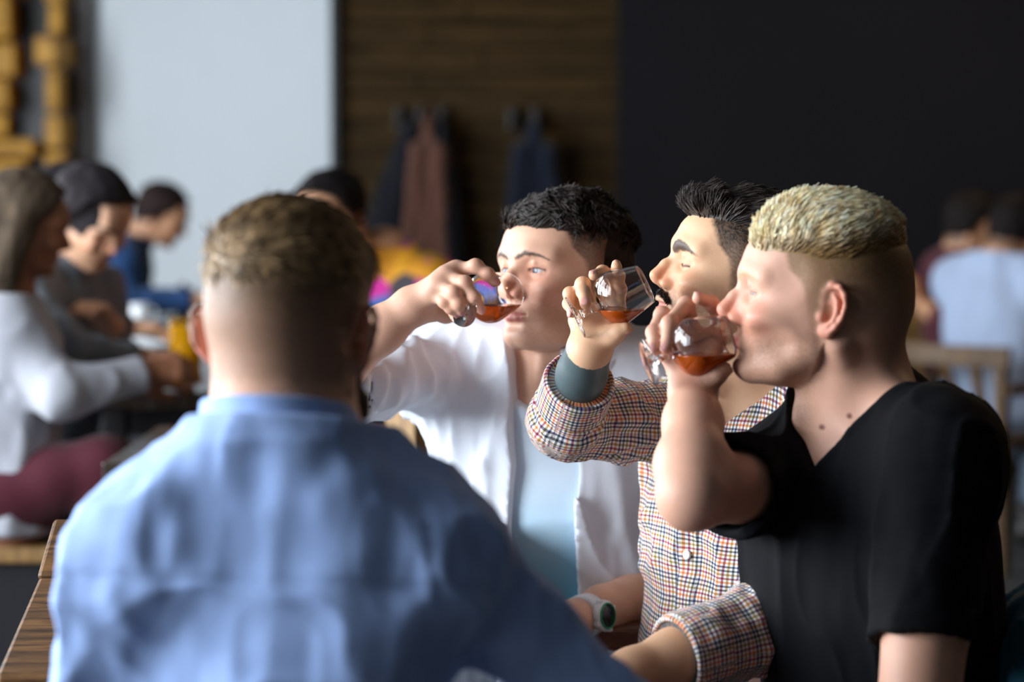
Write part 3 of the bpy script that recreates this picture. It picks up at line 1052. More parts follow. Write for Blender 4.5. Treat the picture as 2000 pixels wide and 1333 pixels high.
def plaid_cloth():
    """tattersall check: coloured threads both ways on white, from the weave coordinates"""
    m = Nodes('tattersall_check')
    a = m.add('ShaderNodeAttribute', attribute_name='weave')
    sx = m.add('ShaderNodeSeparateXYZ', i_0=a.outputs['Vector'])
    per = .0060
    cols = [srgb(24, 30, 92), srgb(226, 140, 62), srgb(150, 16, 74), srgb(168, 138, 40), srgb(26, 52, 62)]
    dirs = []
    for i, ph in ((0, 0.0), (1, 2.0)):
        t = m.math('ADD', m.math('DIVIDE', sx.outputs[i], per), 500.0 + ph)
        fr = m.math('FRACT', t); ce = m.math('FLOOR', t)
        k = m.math('DIVIDE', m.math('ADD', m.math('MODULO', ce, 5.0), .5), 5.0)
        line = m.math('MULTIPLY', m.math('GREATER_THAN', fr, .26), m.math('LESS_THAN', fr, .74))
        col = m.ramp(k, [(j / 5, c) for j, c in enumerate(cols)], 'CONSTANT')
        dirs.append(m.mix(line, (.85, .84, .83), col))
    both = m.mix(.5, dirs[0], dirs[1])
    mult = m.mix(.6, both, m.mix(1.0, dirs[0], dirs[1], 'MULTIPLY'))
    m.set(Base_Color=mult, Roughness=.8, Sheen_Weight=.1)
    return m.mat

MAT['plaid'] = plaid_cloth()
MAT['linen'] = weave_cloth('blue_linen', (.34, .48, .86), .24, streak=(70, 70, 5))
MAT['white_shirt'] = weave_cloth('white_cotton', (.66, .69, .76), .05)
MAT['blue_tee'] = tinted('graded_jersey', .85, 0, .2, 500, .1)
MAT['black_tee'] = weave_cloth('black_jersey', (.0034, .0036, .0046), .25, sheen=.01)
MAT['black_tee'].node_tree.nodes['Principled BSDF'].inputs['Specular IOR Level'].default_value = .1
MAT['denim'] = weave_cloth('dark_denim', (.018, .026, .055), .3)
MAT['grey_trousers'] = weave_cloth('charcoal_trousers', (.02, .02, .022), .2)
MAT['shoe'] = plain('dark_leather', (.018, .014, .012), .4)
MAT['button'] = plain('white_button', (.78, .76, .74), .3)

# glass of amber drink
m = Nodes('clear_glass'); m.set(Base_Color=(1, 1, 1), Roughness=0.0, Transmission_Weight=1.0, IOR=1.46); MAT['glass'] = m.mat
m = Nodes('amber_drink'); m.set(Base_Color=srgb(206, 92, 18), Roughness=.02, Transmission_Weight=.45, IOR=1.34); MAT['drink'] = m.mat

G_OUT = [(.0042, .0235), (.0046, .0300), (.0090, .0335), (.0200, .0375), (.0290, .0435), (.0345, .0510), (.0368, .0590), (.0362, .0660), (.0342, .0760), (.0305, .0920), (.0272, .1050)]
G_IN = [(.0, .0385), (.0090, .0392), (.0185, .0420), (.0270, .0468), (.0325, .0535), (.0350, .0600), (.0346, .0660), (.0326, .0760), (.0290, .0920), (.0259, .1050)]

def bezier_prof(p, n=4):
    p = np.array(p); t = np.r_[0, np.cumsum(np.linalg.norm(np.diff(p, axis=0), axis=1))]
    tt = np.unique(np.concatenate([np.linspace(t[i], t[i + 1], n, endpoint=False) for i in range(len(t) - 1)] + [[t[-1]]]))
    g = [np.gradient(p[:, k], t) for k in (0, 1)]
    out = []
    i = np.clip(np.searchsorted(t, tt, 'right') - 1, 0, len(t) - 2); h = t[i + 1] - t[i]; s = (tt - t[i]) / h
    for k in (0, 1):
        c = p[:, k]
        out.append((2*s**3 - 3*s**2 + 1) * c[i] + (s**3 - 2*s**2 + s) * h * g[k][i] + (-2*s**3 + 3*s**2) * c[i + 1] + (s**3 - s**2) * h * g[k][i + 1])
    return [(max(0.0, a), b) for a, b in zip(*out)]

def tasting_glass(foot, axis, level, label, group='stemmed tasting glasses', full=True):
    """foot centre, axis towards the rim, height of the drink's surface in the room"""
    foot = np.asarray(foot, float); ax = unit(axis)
    root = empty('tasting_glass', foot, label, 'glass', group)
    ft = [(.0, .0), (.0290, .0), (.0300, .0012), (.0285, .0026), (.0180, .0046), (.0080, .0080), (.0050, .0130), (.0043, .0190), (.0044, .0230), (.0066, .0262), (.0070, .0285), (.0048, .0312), (.0, .0318)]
    lathe('stem', ft, foot, ax, MAT['glass'], root, 56)
    prof = [(.0, .0322)] + bezier_prof([(.0048, .0322)] + G_OUT[2:]) + [(.0266, .1057)] + bezier_prof(G_IN[::-1])
    lathe('bowl', prof, foot, ax, MAT['glass'], root, 64)
    inn = bezier_prof([(.0, .0330)] + [(r + .0003, t) for r, t in G_OUT[2:]]); inn[0] = (0.0, inn[0][1])
    v, f = lathe_mesh(inn + [(0.0, inn[-1][1])], foot, ax, 64)
    bm = bmesh.new()
    vs = [bm.verts.new(p) for p in v]
    for q in f: bm.faces.new([vs[i] for i in q])
    bmesh.ops.recalc_face_normals(bm, faces=bm.faces)
    g = bmesh.ops.bisect_plane(bm, geom=list(bm.verts) + list(bm.edges) + list(bm.faces), plane_co=(0, 0, level), plane_no=(0, 0, 1), clear_outer=True)
    ed = [e for e in bm.edges if len(e.link_faces) == 1]
    bmesh.ops.holes_fill(bm, edges=ed, sides=0)
    bmesh.ops.recalc_face_normals(bm, faces=bm.faces)
    bm.verts.index_update()
    vv = [tuple(x.co) for x in bm.verts]; ff = [tuple(x.index for x in q.verts) for q in bm.faces]
    bm.free()
    o = mesh_obj('drink', vv, ff, MAT['drink'], root)
    for p in o.data.polygons: p.use_smooth = len(p.vertices) <= 4
    prop(o, 'amber drink')
    return root

def tint_fn(b, skin, extra=None, **kw):
    def fn(v):
        P = v.astype(F32)
        Q = to_local(P, b.ho, b.hR, b.hs)
        c = np.tile(np.asarray(skin, F32), (len(P), 1)) * (1 + .05 * (vnoise(P, 45, 21) * .6 + vnoise(P, 140, 22) * .4))[:, None]
        m = (np.sqrt((Q ** 2).sum(1)) < .17)
        if m.any(): c[m] = head_tint(Q[m], b.hp, skin, **kw)
        if extra is not None: c = extra(P, c)
        return c
    return fn

def hands_tint(hands, skin):
    def fn(P, c):
        for h in hands: 
            lo, hi = h.bounds(.03)
            m = ((P > lo) & (P < hi)).all(1)
            if m.any(): c[m] = h.tint(P[m], c[m], skin)
        return c
    return fn

def bb(pts, m=.08):
    a = np.array(pts, float)
    return a.min(0) - m, a.max(0) + m

def base_of(b):
    return V(b.pel[0], b.pel[1], 0)

def core_piece(b, h=.013):
    """the body under the clothes"""
    f = lambda P: b.torso(P) + F32(.016)
    lo, hi = bb([b.nb, b.pel, b.shL, b.shR], .14)
    return (f, lo, hi, h)

def stripes(Q, seed, lo, hi, freq=(260, 260, 60), mixv=1.0):
    n = np.clip(.5 + .5 * vnoise(Q, freq, seed) + .25 * vnoise(Q, 900, seed + 1), 0, 1)[:, None]
    return np.asarray(lo) * (1 - n) + np.asarray(hi) * n

# ================================================================== man in the black v-neck
def make_black_tee_man():
    d0 = 2.97
    nb = at(1672, 808, 2.99); pel = at(1745, 1560, 3.02)
    R = head_frame(face_dir(93, 8.5))
    b = Body(nb, pel, 53, at(1604, 606, d0), R, dict(earz=.012, nose=1.0, chin=.002, lips=.9, eye=.14, brow=1.0), 1.03,
             shL=at(1838, 905, 2.83), shR=at(1548, 930, 3.08), girth=1.04, neck=.060)
    b.clip = (-.040, .85)
    elR, wrR = at(1352, 968, 2.83), at(1354, 772, 2.985)
    elL, wrL = at(1788, 1440, 2.74), at(1560, 1560, 2.62)
    D = 2.97
    p = lambda x, y, z: at(x, y, D + z)
    hR = Hand(p(1352, 768, .020),
              [[p(1392, 668, .048), p(1404, 618, .060), p(1388, 592, .046), p(1364, 583, .030)],
               [p(1358, 660, .054), p(1340, 596, .050), p(1307, 632, .010), p(1302, 682, -.010)],
               [p(1326, 666, .052), p(1294, 616, .046), p(1277, 650, .016), p(1279, 684, .002)],
               [p(1304, 684, .042), p(1280, 648, .048), p(1272, 676, .034), p(1280, 702, .022)]],
              [p(1372, 738, .020), p(1388, 736, -.002), p(1402, 731, -.010), p(1415, 722, -.010)], 1.04, V(.2, .2, -1))
    hL = relaxed_hand(wrL, unit(wrL - elL), V(0, 0, -1), -1)
    skin = srgb(210, 160, 136)
    headp = (b.headneck, b.ho - V(.17, .15, .26), b.ho + V(.20, .15, .17), .0022)
    fR = lambda P: smin(arm(P, b.shR, elR, wrR, .043, .039, .0430, .0285), hR.sdf(P), .016)
    loR, hiR = bb([b.shR, elR, wrR] + [q for c in hR.f for q in c] + hR.t, .07)
    fL = lambda P: smin(arm(P, b.shL, elL, wrL, .052, .045, .047, .029), hL.sdf(P), .016)
    loL, hiL = bb([b.shL, elL, wrL] + [q for c in hL.f for q in c], .07)
    v, q, i = bake([headp, (fR, loR, hiR, .0026), (fL, loL, hiL, .0055), core_piece(b)])
    hair = srgb(120, 92, 54)
    moles = [at(1626, 851, 2.84), at(1672, 822, 2.86)]
    def extra(P, c):
        c = hands_tint([hR], skin)(P, c)
        for mcen in moles:
            k = sstep(.0045, .002, np.sqrt(((P - mcen.astype(F32))[:, [0, 2]] ** 2).sum(1)))[:, None]
            c = c * (1 - k) + np.array(srgb(120, 66, 50)) * k
        return c
    cols = tint_fn(b, skin, extra, hair=hair, fade=((-.065, .05), (-.03, .30), (.01, .55), (.05, .85), (.075, 1.0)),
                   stub=.45, stubcol=srgb(132, 98, 72), browcol=srgb(190, 146, 112), lip=srgb(204, 100, 102), flush=.5, front=-.002)(v)
    o = person('person', base_of(b), v, q, cols, MAT['skin'], 'blond man in a black v-neck t-shirt drinking, seen in profile at the right', 'men drinking at the front table')
    for sg in (1, -1): eyeball(b, o, sg, (.08, .12, .16), (1, .55, -.1))
    # hair
    def top(Q):
        zz = Q[:, 2] - .42 * np.maximum(-Q[:, 0] - .005, 0) - .12 * np.maximum(np.abs(Q[:, 1]) - .05, 0)
        return sstep(.046, .112, zz + vnoise(Q, 90, 31) * .003) * sstep(.099, .090, Q[:, 0])
    def vol(Q):
        return head_sdf(Q, b.hp) - (top(Q) * (.0150 - .02 * np.maximum(Q[:, 0] - .03, 0)) - .0016)
    keep = lambda Q: (top(Q.astype(F32)) > .12) & (Q[:, 0] < .112)
    S, N = surface_points(vol, 20000, keep, 3)
    tm = top(S.astype(F32))
    def flow(p_, Q, t):
        fr = np.clip((Q[:, 0] - .03) / .06, 0, 1)[:, None]
        f_ = V(-.75, 0, .65) + fr * V(.55, 0, .45)
        cl = np.stack([vnoise(Q.astype(F32), 55, 35), vnoise(Q.astype(F32), 55, 36), 0 * Q[:, 0]], 1)
        f_ = f_ + cl * .45
        f_ = f_ - N * (f_ * N).sum(1)[:, None]
        f_ /= np.linalg.norm(f_, axis=1)[:, None] + 1e-6
        return f_ * (.9 - .25 * fr) + N * ((.16 + .55 * fr) * (1 - .6 * t))
    ln = lambda Q: (.015 + .008 * rng.random(len(Q))) * (.25 + .75 * tm)
    st = strands(S, flow, ln, 4, .00075, .07, 5)
    def colf(Q):
        c = stripes(Q, 33, srgb(210, 176, 118), srgb(255, 246, 216), (200, 200, 40))
        k = sstep(.070, .104, Q[:, 2] - .35 * np.maximum(-Q[:, 0], 0) + .40 * np.maximum(Q[:, 0] - .03, 0))[:, None]
        return np.asarray(srgb(140, 108, 66)) * (1 - k) + c * k
    hair_obj(b, o, vol, [st], colf, MAT['hair'])
    # t-shirt
    ax, L = unit(elR - b.shR), np.linalg.norm(elR - b.shR)
    hemR = .185
    axL = unit(elL - b.shL); LL = np.linalg.norm(elL - b.shL); hemL = .215
    def shirt(P):
        d = b.torso(P) - F32(.011)
        Q = b.L(P)
        t, _ = axial(P, b.shR, elR)
        sR = smax(cap(P, b.shR - ax * .02, elR, .056, .066) + folds(P, (16, 16, 30), 41, .0015), t - F32(hemR), .004)
        sR = smax(sR, -smax(cap(P, b.shR, elR, .048, .057), F32(hemR - .05) - t, .01), .004)
        d = smin(d, sR, .035)
        t, _ = axial(P, b.shL, elL)
        sL = smax(cap(P, b.shL - axL * .02, elL, .067, .063) + folds(P, (18, 18, 26), 43, .003), t - F32(hemL), .005)
        sL = smax(sL, -smax(cap(P, b.shL, elL, .055, .0525), F32(hemL - .03) - t, .01), .004)
        d = smin(d, sL, .03)
        d = smin(d, b.neckd(P, .009), .035)
        d = d + folds(Q, (12, 12, 3.6), 44, -.0065, 3) + folds(Q, (9, 22, 7), 46, -.004, 3)
        s = sstep(-.035, .04, Q[:, 0])
        zc = (1 - s) * (.052 - .4 * np.abs(Q[:, 1])) + s * (-.056 + 1.05 * np.abs(Q[:, 1] - .014))
        rib = np.abs(Q[:, 2] - zc) - .013
        d = d - F32(.0022) * sstep(.002, -.002, rib)
        d = smax(d, Q[:, 2] - zc, .004)
        return smax(d, -(Q[:, 2] + F32(.60)), .01)
    lo, hi = bb([b.shL, b.shR, b.nb, b.shR + ax * .15, b.shL + axL * .24, b.pel], .16)
    cloth_obj('t_shirt', shirt, lo, hi, .0042, MAT['black_tee'], o)
    fr = V(b.front[0], b.front[1], 0)
    kL, kR = b.pel + fr * .42 + b.left * .14, b.pel + fr * .42 - b.left * .12
    fL_, fR_ = V(kL[0] + .02, kL[1], .09), V(kR[0] + .02, kR[1], .09)
    legs('trousers', b, kL, kR, fL_, fR_, MAT['denim'], o)
    for ft in (fL_, fR_): shoe(b, ft, fr, MAT['shoe'], o)
    # glass
    tasting_glass(at(1266, 708, 2.955), unit(at(1430, 656, 2.975) - at(1274, 707, 2.955)), at(1370, 692, 2.97)[2],
                  'stemmed glass of amber drink at the blond man\'s lips')
    return b

# ================================================================== man in the checked shirt
def make_checked_man():
    nb = at(1500, 778, 3.40); pel = at(1462, 1480, 3.44)
    R = head_frame(face_dir(84, 15))
    b = Body(nb, pel, 48, at(1443, 556, 3.35), R, dict(nose=1.0, tipx=.002, tipz=-.001, bridge=.001, eye=0.0, mouth=.8, lips=1.4, noser=.95, brow=1.05, lipx=.0055, browk=1.8), 1.0,
             shL=at(1640, 850, 3.24), shR=at(1368, 825, 3.50))
    elR, wrR = at(1106, 824, 3.36), at(1150, 688, 3.225)
    elL, wrL = at(1520, 1215, 3.05), at(1235, 1312, 2.93)
    D = 3.2
    p = lambda x, y, z: at(x, y, D + z)
    hR = Hand(p(1150, 684, .030),
              [[p(1208, 622, .048), p(1209, 566, .060), p(1206, 537, .046), p(1204, 521, .030)],
               [p(1182, 610, .054), p(1192, 552, .064), p(1177, 532, .040), p(1160, 538, .016)],
               [p(1155, 612, .052), p(1138, 556, .044), p(1139, 570, .010), p(1143, 594, -.008)],
               [p(1130, 626, .046), p(1113, 574, .048), p(1111, 594, .028), p(1118, 612, .014)]],
              [p(1170, 664, .022), p(1194, 656, .006), p(1208, 648, -.004), p(1221, 642, -.008)], .98, V(.2, .2, -1))
    hL = relaxed_hand(wrL, unit(wrL - elL), V(0, 0, -1), -1)
    skin = srgb(222, 176, 140)
    headp = (b.headneck, b.ho - V(.19, .15, .26), b.ho + V(.17, .15, .17), .0021)
    fR = lambda P: smin(arm(P, b.shR, elR, wrR, .040, .036, .0365, .029), hR.sdf(P), .016)
    loR, hiR = bb([elR, wrR] + [q for c in hR.f for q in c] + hR.t, .06)
    fL = lambda P: smin(arm(P, b.shL, elL, wrL, .046, .040, .042, .027), hL.sdf(P), .016)
    loL, hiL = bb([b.shL, elL, wrL] + [q for c in hL.f for q in c], .06)
    v, q, i = bake([headp, (fR, loR, hiR, .0020), (fL, loL, hiL, .0040), core_piece(b)])
    ax = unit(elR - wrR)
    def extra(P, c):
        c = hands_tint([hR], skin)(P, c)
        t = (P - hR.w.astype(F32)) @ ax.astype(F32)
        m = (i == 1) & (t > -.004)
        c[m] = np.array(srgb(74, 88, 90)) * (1 + .06 * vnoise(P[m], 80, 51))[:, None]
        return c
    cols = tint_fn(b, skin, extra, hair=srgb(34, 28, 24), fade=((-.065, .25), (-.02, .55), (.03, .82), (.06, 1.0)),
                   stub=.42, stubcol=srgb(74, 58, 48), browcol=srgb(38, 30, 26), lip=srgb(208, 122, 116), flush=.35, tache=.9, front=.004)(v)
    o = person('person', base_of(b), v, q, cols, MAT['skin'], 'dark-haired man with moustache in a checked shirt, eyes closed, raising a glass', 'men drinking at the front table')
    # quiff
    def top(Q, lo=.070, hi=.094):
        return sstep(lo, hi, Q[:, 2] + .10 * np.maximum(-Q[:, 0], 0) - .10 * np.maximum(np.abs(Q[:, 1]) - .045, 0)) * sstep(.104, .096, Q[:, 0])
    def vol(Q):
        m = top(Q)
        g = vnoise(Q, (60, 160, 60), 52)
        dd = head_sdf(Q, b.hp) - (m * (.010 + .03 * np.maximum(Q[:, 0], 0) + .002 * g) - .0025)
        qf = chain(Q, [(.086, -.035, .092), (.092, 0, .095), (.086, .035, .092)], [.010, .0125, .010], .01) + g * F32(.002)
        qf2 = chain(Q, [(.070, -.04, .102), (.072, 0, .107), (.070, .04, .102)], [.012, .0145, .012], .01) + g * F32(.002)
        return smin(dd, smin(qf, qf2, .012), .012)
    keep = lambda Q: (Q[:, 2] > .066) & (Q[:, 0] > -.11)
    S, N = surface_points(vol, 14000, keep, 13, r=(.125, .09, .125))
    def flow(p_, Q, t):
        fr = np.clip((Q[:, 0] - .02) / .07, 0, 1)[:, None]
        f_ = fr * np.stack([-.9 + 0 * Q[:, 0], 0 * Q[:, 0], .55 - 6 * np.maximum(Q[:, 2] - .10, 0)], 1) + (1 - fr) * V(-1, 0, -.05)
        low = sstep(.112, .095, Q[:, 2])[:, None] * fr
        f_ = f_ * (1 - low) + low * V(.25, 0, 1.0)
        cl = np.stack([0 * Q[:, 0], vnoise(Q.astype(F32), 60, 57), vnoise(Q.astype(F32), 60, 58)], 1) * .35
        f_ = f_ + cl
        f_ = f_ - N * (f_ * N).sum(1)[:, None]
        return f_ + N * (.22 - .45 * t)
    st = strands(S, flow, lambda Q: .016 + .008 * rng.random(len(Q)), 4, .0008, .10, 15)
    colf = lambda Q: stripes(Q, 54, srgb(14, 11, 10), srgb(92, 82, 76), (120, 300, 90))
    hair_obj(b, o, vol, [st], colf, MAT['hair'], .0030)
    # moustache and side hair as real hairs
    r = np.random.default_rng(5)
    n = 420; y = r.uniform(-.024, .024, n)
    Qm = np.stack([np.interp(np.abs(y), [0, .013, .025], [.0985, .0950, .0855]) + b.hp['lipx'], y, np.interp(np.abs(y), [0, .004, .013, .025], [-.0368, -.0362, -.0385, -.0475]) + r.normal(size=n) * .0016], 1)
    ms = strands(Qm, lambda p_, Q, t: np.stack([.55 - .5 * t + 0 * Q[:, 0], np.sign(Q[:, 1]) * (.5 + .3 * t), np.full(len(Q), -.55)], 1), .008, 3, .00042, .2, 7)
    hair_obj(b, o, None, [ms], lambda Q: stripes(Q, 55, srgb(18, 14, 12), srgb(48, 38, 32)), MAT['hair'], name='moustache')
    # shirt body
    r180 = b.front
    def wrinkle(Q, k=1.0):
        return folds(Q, (13, 13, 5), 61, -.011 * k, 2.4) + folds(Q, (20, 12, 20), 63, -.0065 * k, 2)
    def tor(P):
        Q = b.L(P)
        d = b.torso(P) - F32(.017)
        d = smin(d, b.neckd(P, .010), .03)
        d = d + wrinkle(Q)
        # belly of the shirt hanging loose
        d = smin(d, ell(Q, (.03, 0, -.40), (.105, .155, .16)), .05)
        t, _ = axial(P, b.shR, elR)
        d = smax(d, F32(-.5) - Q[:, 2], .01)
        s = sstep(-.03, .04, Q[:, 0])
        zc = (1 - s) * .05 + s * (-.045 + 1.0 * np.abs(Q[:, 1]))
        # placket overlap
        pl = sstep(.002, -.002, np.abs(Q[:, 1] + .016) - .017) * sstep(0, .03, Q[:, 0])
        d = d - pl * F32(.0042)
        return smax(d, Q[:, 2] - zc, .004)
    def uv_t(Pv):
        Q = to_local(Pv, b.nb, b.R)
        Qf = Q.astype(F32)
        a = np.arctan2(Q[:, 1], Q[:, 0] + .02)
        w = vnoise(Qf, 8, 64) * .009 + vnoise(Qf, 22, 65) * .0028
        w2 = vnoise(Qf, 8, 66) * .009 + vnoise(Qf, 22, 67) * .0028
        return a * .135 + w, Q[:, 2] + w2
    lo, hi = bb([b.shL, b.shR, b.nb, b.pel], .14)
    cloth_obj('shirt', tor, lo, hi, .0042, MAT['plaid'], o, None, uv_t)
    # sleeves
    def sleeve(name, sh, el, end, ru, re, rf, ref, seed, cuffw, rc, refs2):
        t_end = np.linalg.norm(np.asarray(end) - el)
        axu = unit(el - sh); axf = unit(np.asarray(end) - el)
        Lu = np.linalg.norm(el - sh)
        def f(P):
            t, _ = axial(P, el, end); tu, _ = axial(P, sh, el)
            du = chain(P, [sh - axu * .02, sh * .4 + el * .6, el], [ru, ru * .97, re], .02)
            df = cap(P, el, end + axf * .03, re, rf)
            w = folds(P, (22, 22, 22), seed, -.006, 2.5) + folds(P, (34, 20, 34), seed + 3, -.003, 2)
            w = w + F32(.003) * np.sin(t * 190 + 5 * vnoise(P, 20, seed + 5)) * sstep(.10, .02, np.abs(t))
            d = smin(du, df, .016) + w
            d = smin(d, sph(P, el, re * 1.03), .02)
            return smax(d, t - F32(t_end - .004), .006)
        def uv(Pv):
            t, a = tube_uv(Pv, sh, el, ref, ru); t2, a2 = tube_uv(Pv, el, end, refs2, rf)
            Pf = Pv.astype(F32)
            w = vnoise(Pf, 14, seed + 7) * .003; w2 = vnoise(Pf, 14, seed + 8) * .003
            # change over at the elbow: nearer to which bone
            k = cap(Pf, sh, el, ru, re) < cap(Pf, el, end, re, rf)
            return np.where(k, t, Lu + t2) + w, np.where(k, a, a2) + w2
        lo, hi = bb([sh, el, end], .10)
        s_ = cloth_obj(name, f, lo, hi, .0034, MAT['plaid'], o, None, uv)
        def cf(P):
            t, _ = axial(P, el, end)
            d = cap(P, el, end + axf * .03, re * 1.0 + .003, rc) + folds(P, (20, 20, 20), seed + 11, .003) * .6
            d = smax(smax(d, t - F32(t_end), .006), F32(t_end - cuffw) - t, .008)
            return smax(d, -smax(cap(P, el, end + axf * .06, rc - .008, rc - .006), F32(t_end - cuffw * .7) - t, .004), .003)
        def cuv(Pv):
            t, a = tube_uv(Pv, el, end, refs2, rc)
            return t + .5 * a * .12, a
        lo, hi = bb([end, end - axf * cuffw], .09)
        prop(cloth_obj('cuff', cf, lo, hi, .0026, MAT['plaid'], s_, None, cuv), 'turned-up checked cuff')
        return s_
    endR = elR + (wrR - elR) * .60
    sleeve('sleeve', b.shR, elR, endR, .056, .048, .045, V(0, 1, .2), 71, .060, .049, V(.2, 1, 0))
    endL = elL + (wrL - elL) * .72
    sleeve('sleeve', b.shL, elL, endL, .064, .056, .050, V(0, 1, 0), 81, .055, .051, V(0, 1, .3))
    # collar: two wings
    for sg in (1, -1):
        def cw(P, sg=sg):
            Q = b.L(P)
            A = Q.copy(); A[:, 1] *= sg
            sh = np.abs(b.neckd(P, .016)) - F32(.0036)
            zt = .060 - .95 * np.maximum(A[:, 0] + .02, 0); zb = zt - .048 - .16 * np.maximum(A[:, 0], 0)
            fl = b.neckd(P, .016 + .0) - .010 * sstep(.0, -.05, A[:, 2] - zt)
            sh = np.abs(fl) - F32(.0036)
            d = smax(sh, A[:, 2] - zt, .003)
            d = smax(d, zb - A[:, 2], .003)
            d = smax(d, F32(.002) - A[:, 1] - .20 * np.maximum(A[:, 0] - .03, 0), .002)
            return d
        def cuv(Pv):
            Q = to_local(Pv, b.nb, b.R)
            return np.arctan2(Q[:, 1], Q[:, 0]) * .075 + .3 * Q[:, 2], Q[:, 2] - .4 * np.abs(Q[:, 1])
        cloth_obj('collar', cw, b.nb - .16, b.nb + .16, .0024, MAT['plaid'], o, None, cuv)
    # buttons down the placket
    for zz in (-.135, -.215, -.295, -.375):
        x = .16
        Pt = np.array([b.W(x_, -.016, zz) for x_ in np.linspace(.06, .20, 60)], F32)
        val = tor(Pt); j = int(np.argmax(val > 0)); pos = Pt[j].astype(float)
        nrm = b.front
        lathe('button', [(0, -.001), (.0060, -.001), (.0068, .0012), (.0060, .0030), (.0045, .0022), (0, .0022)], pos, nrm, MAT['button'], o, 20)
    fr = V(b.front[0], b.front[1], 0)
    kL, kR = b.pel + V(-.40, -.10, -.02), b.pel + V(-.42, .08, -.02)
    fL_, fR_ = V(kL[0] + .02, kL[1], .09), V(kR[0] + .02, kR[1], .09)
    legs('trousers', b, kL, kR, fL_, fR_, MAT['grey_trousers'], o)
    for ft in (fL_, fR_): shoe(b, ft, V(-1, -.1, 0), MAT['shoe'], o)
    tasting_glass(at(1122, 621, 3.2), unit(at(1257, 556, 3.205) - at(1122, 621, 3.2)), at(1200, 606, 3.2)[2],
                  'stemmed glass of amber drink held out in front of the checked shirt man\'s mouth')
    return b

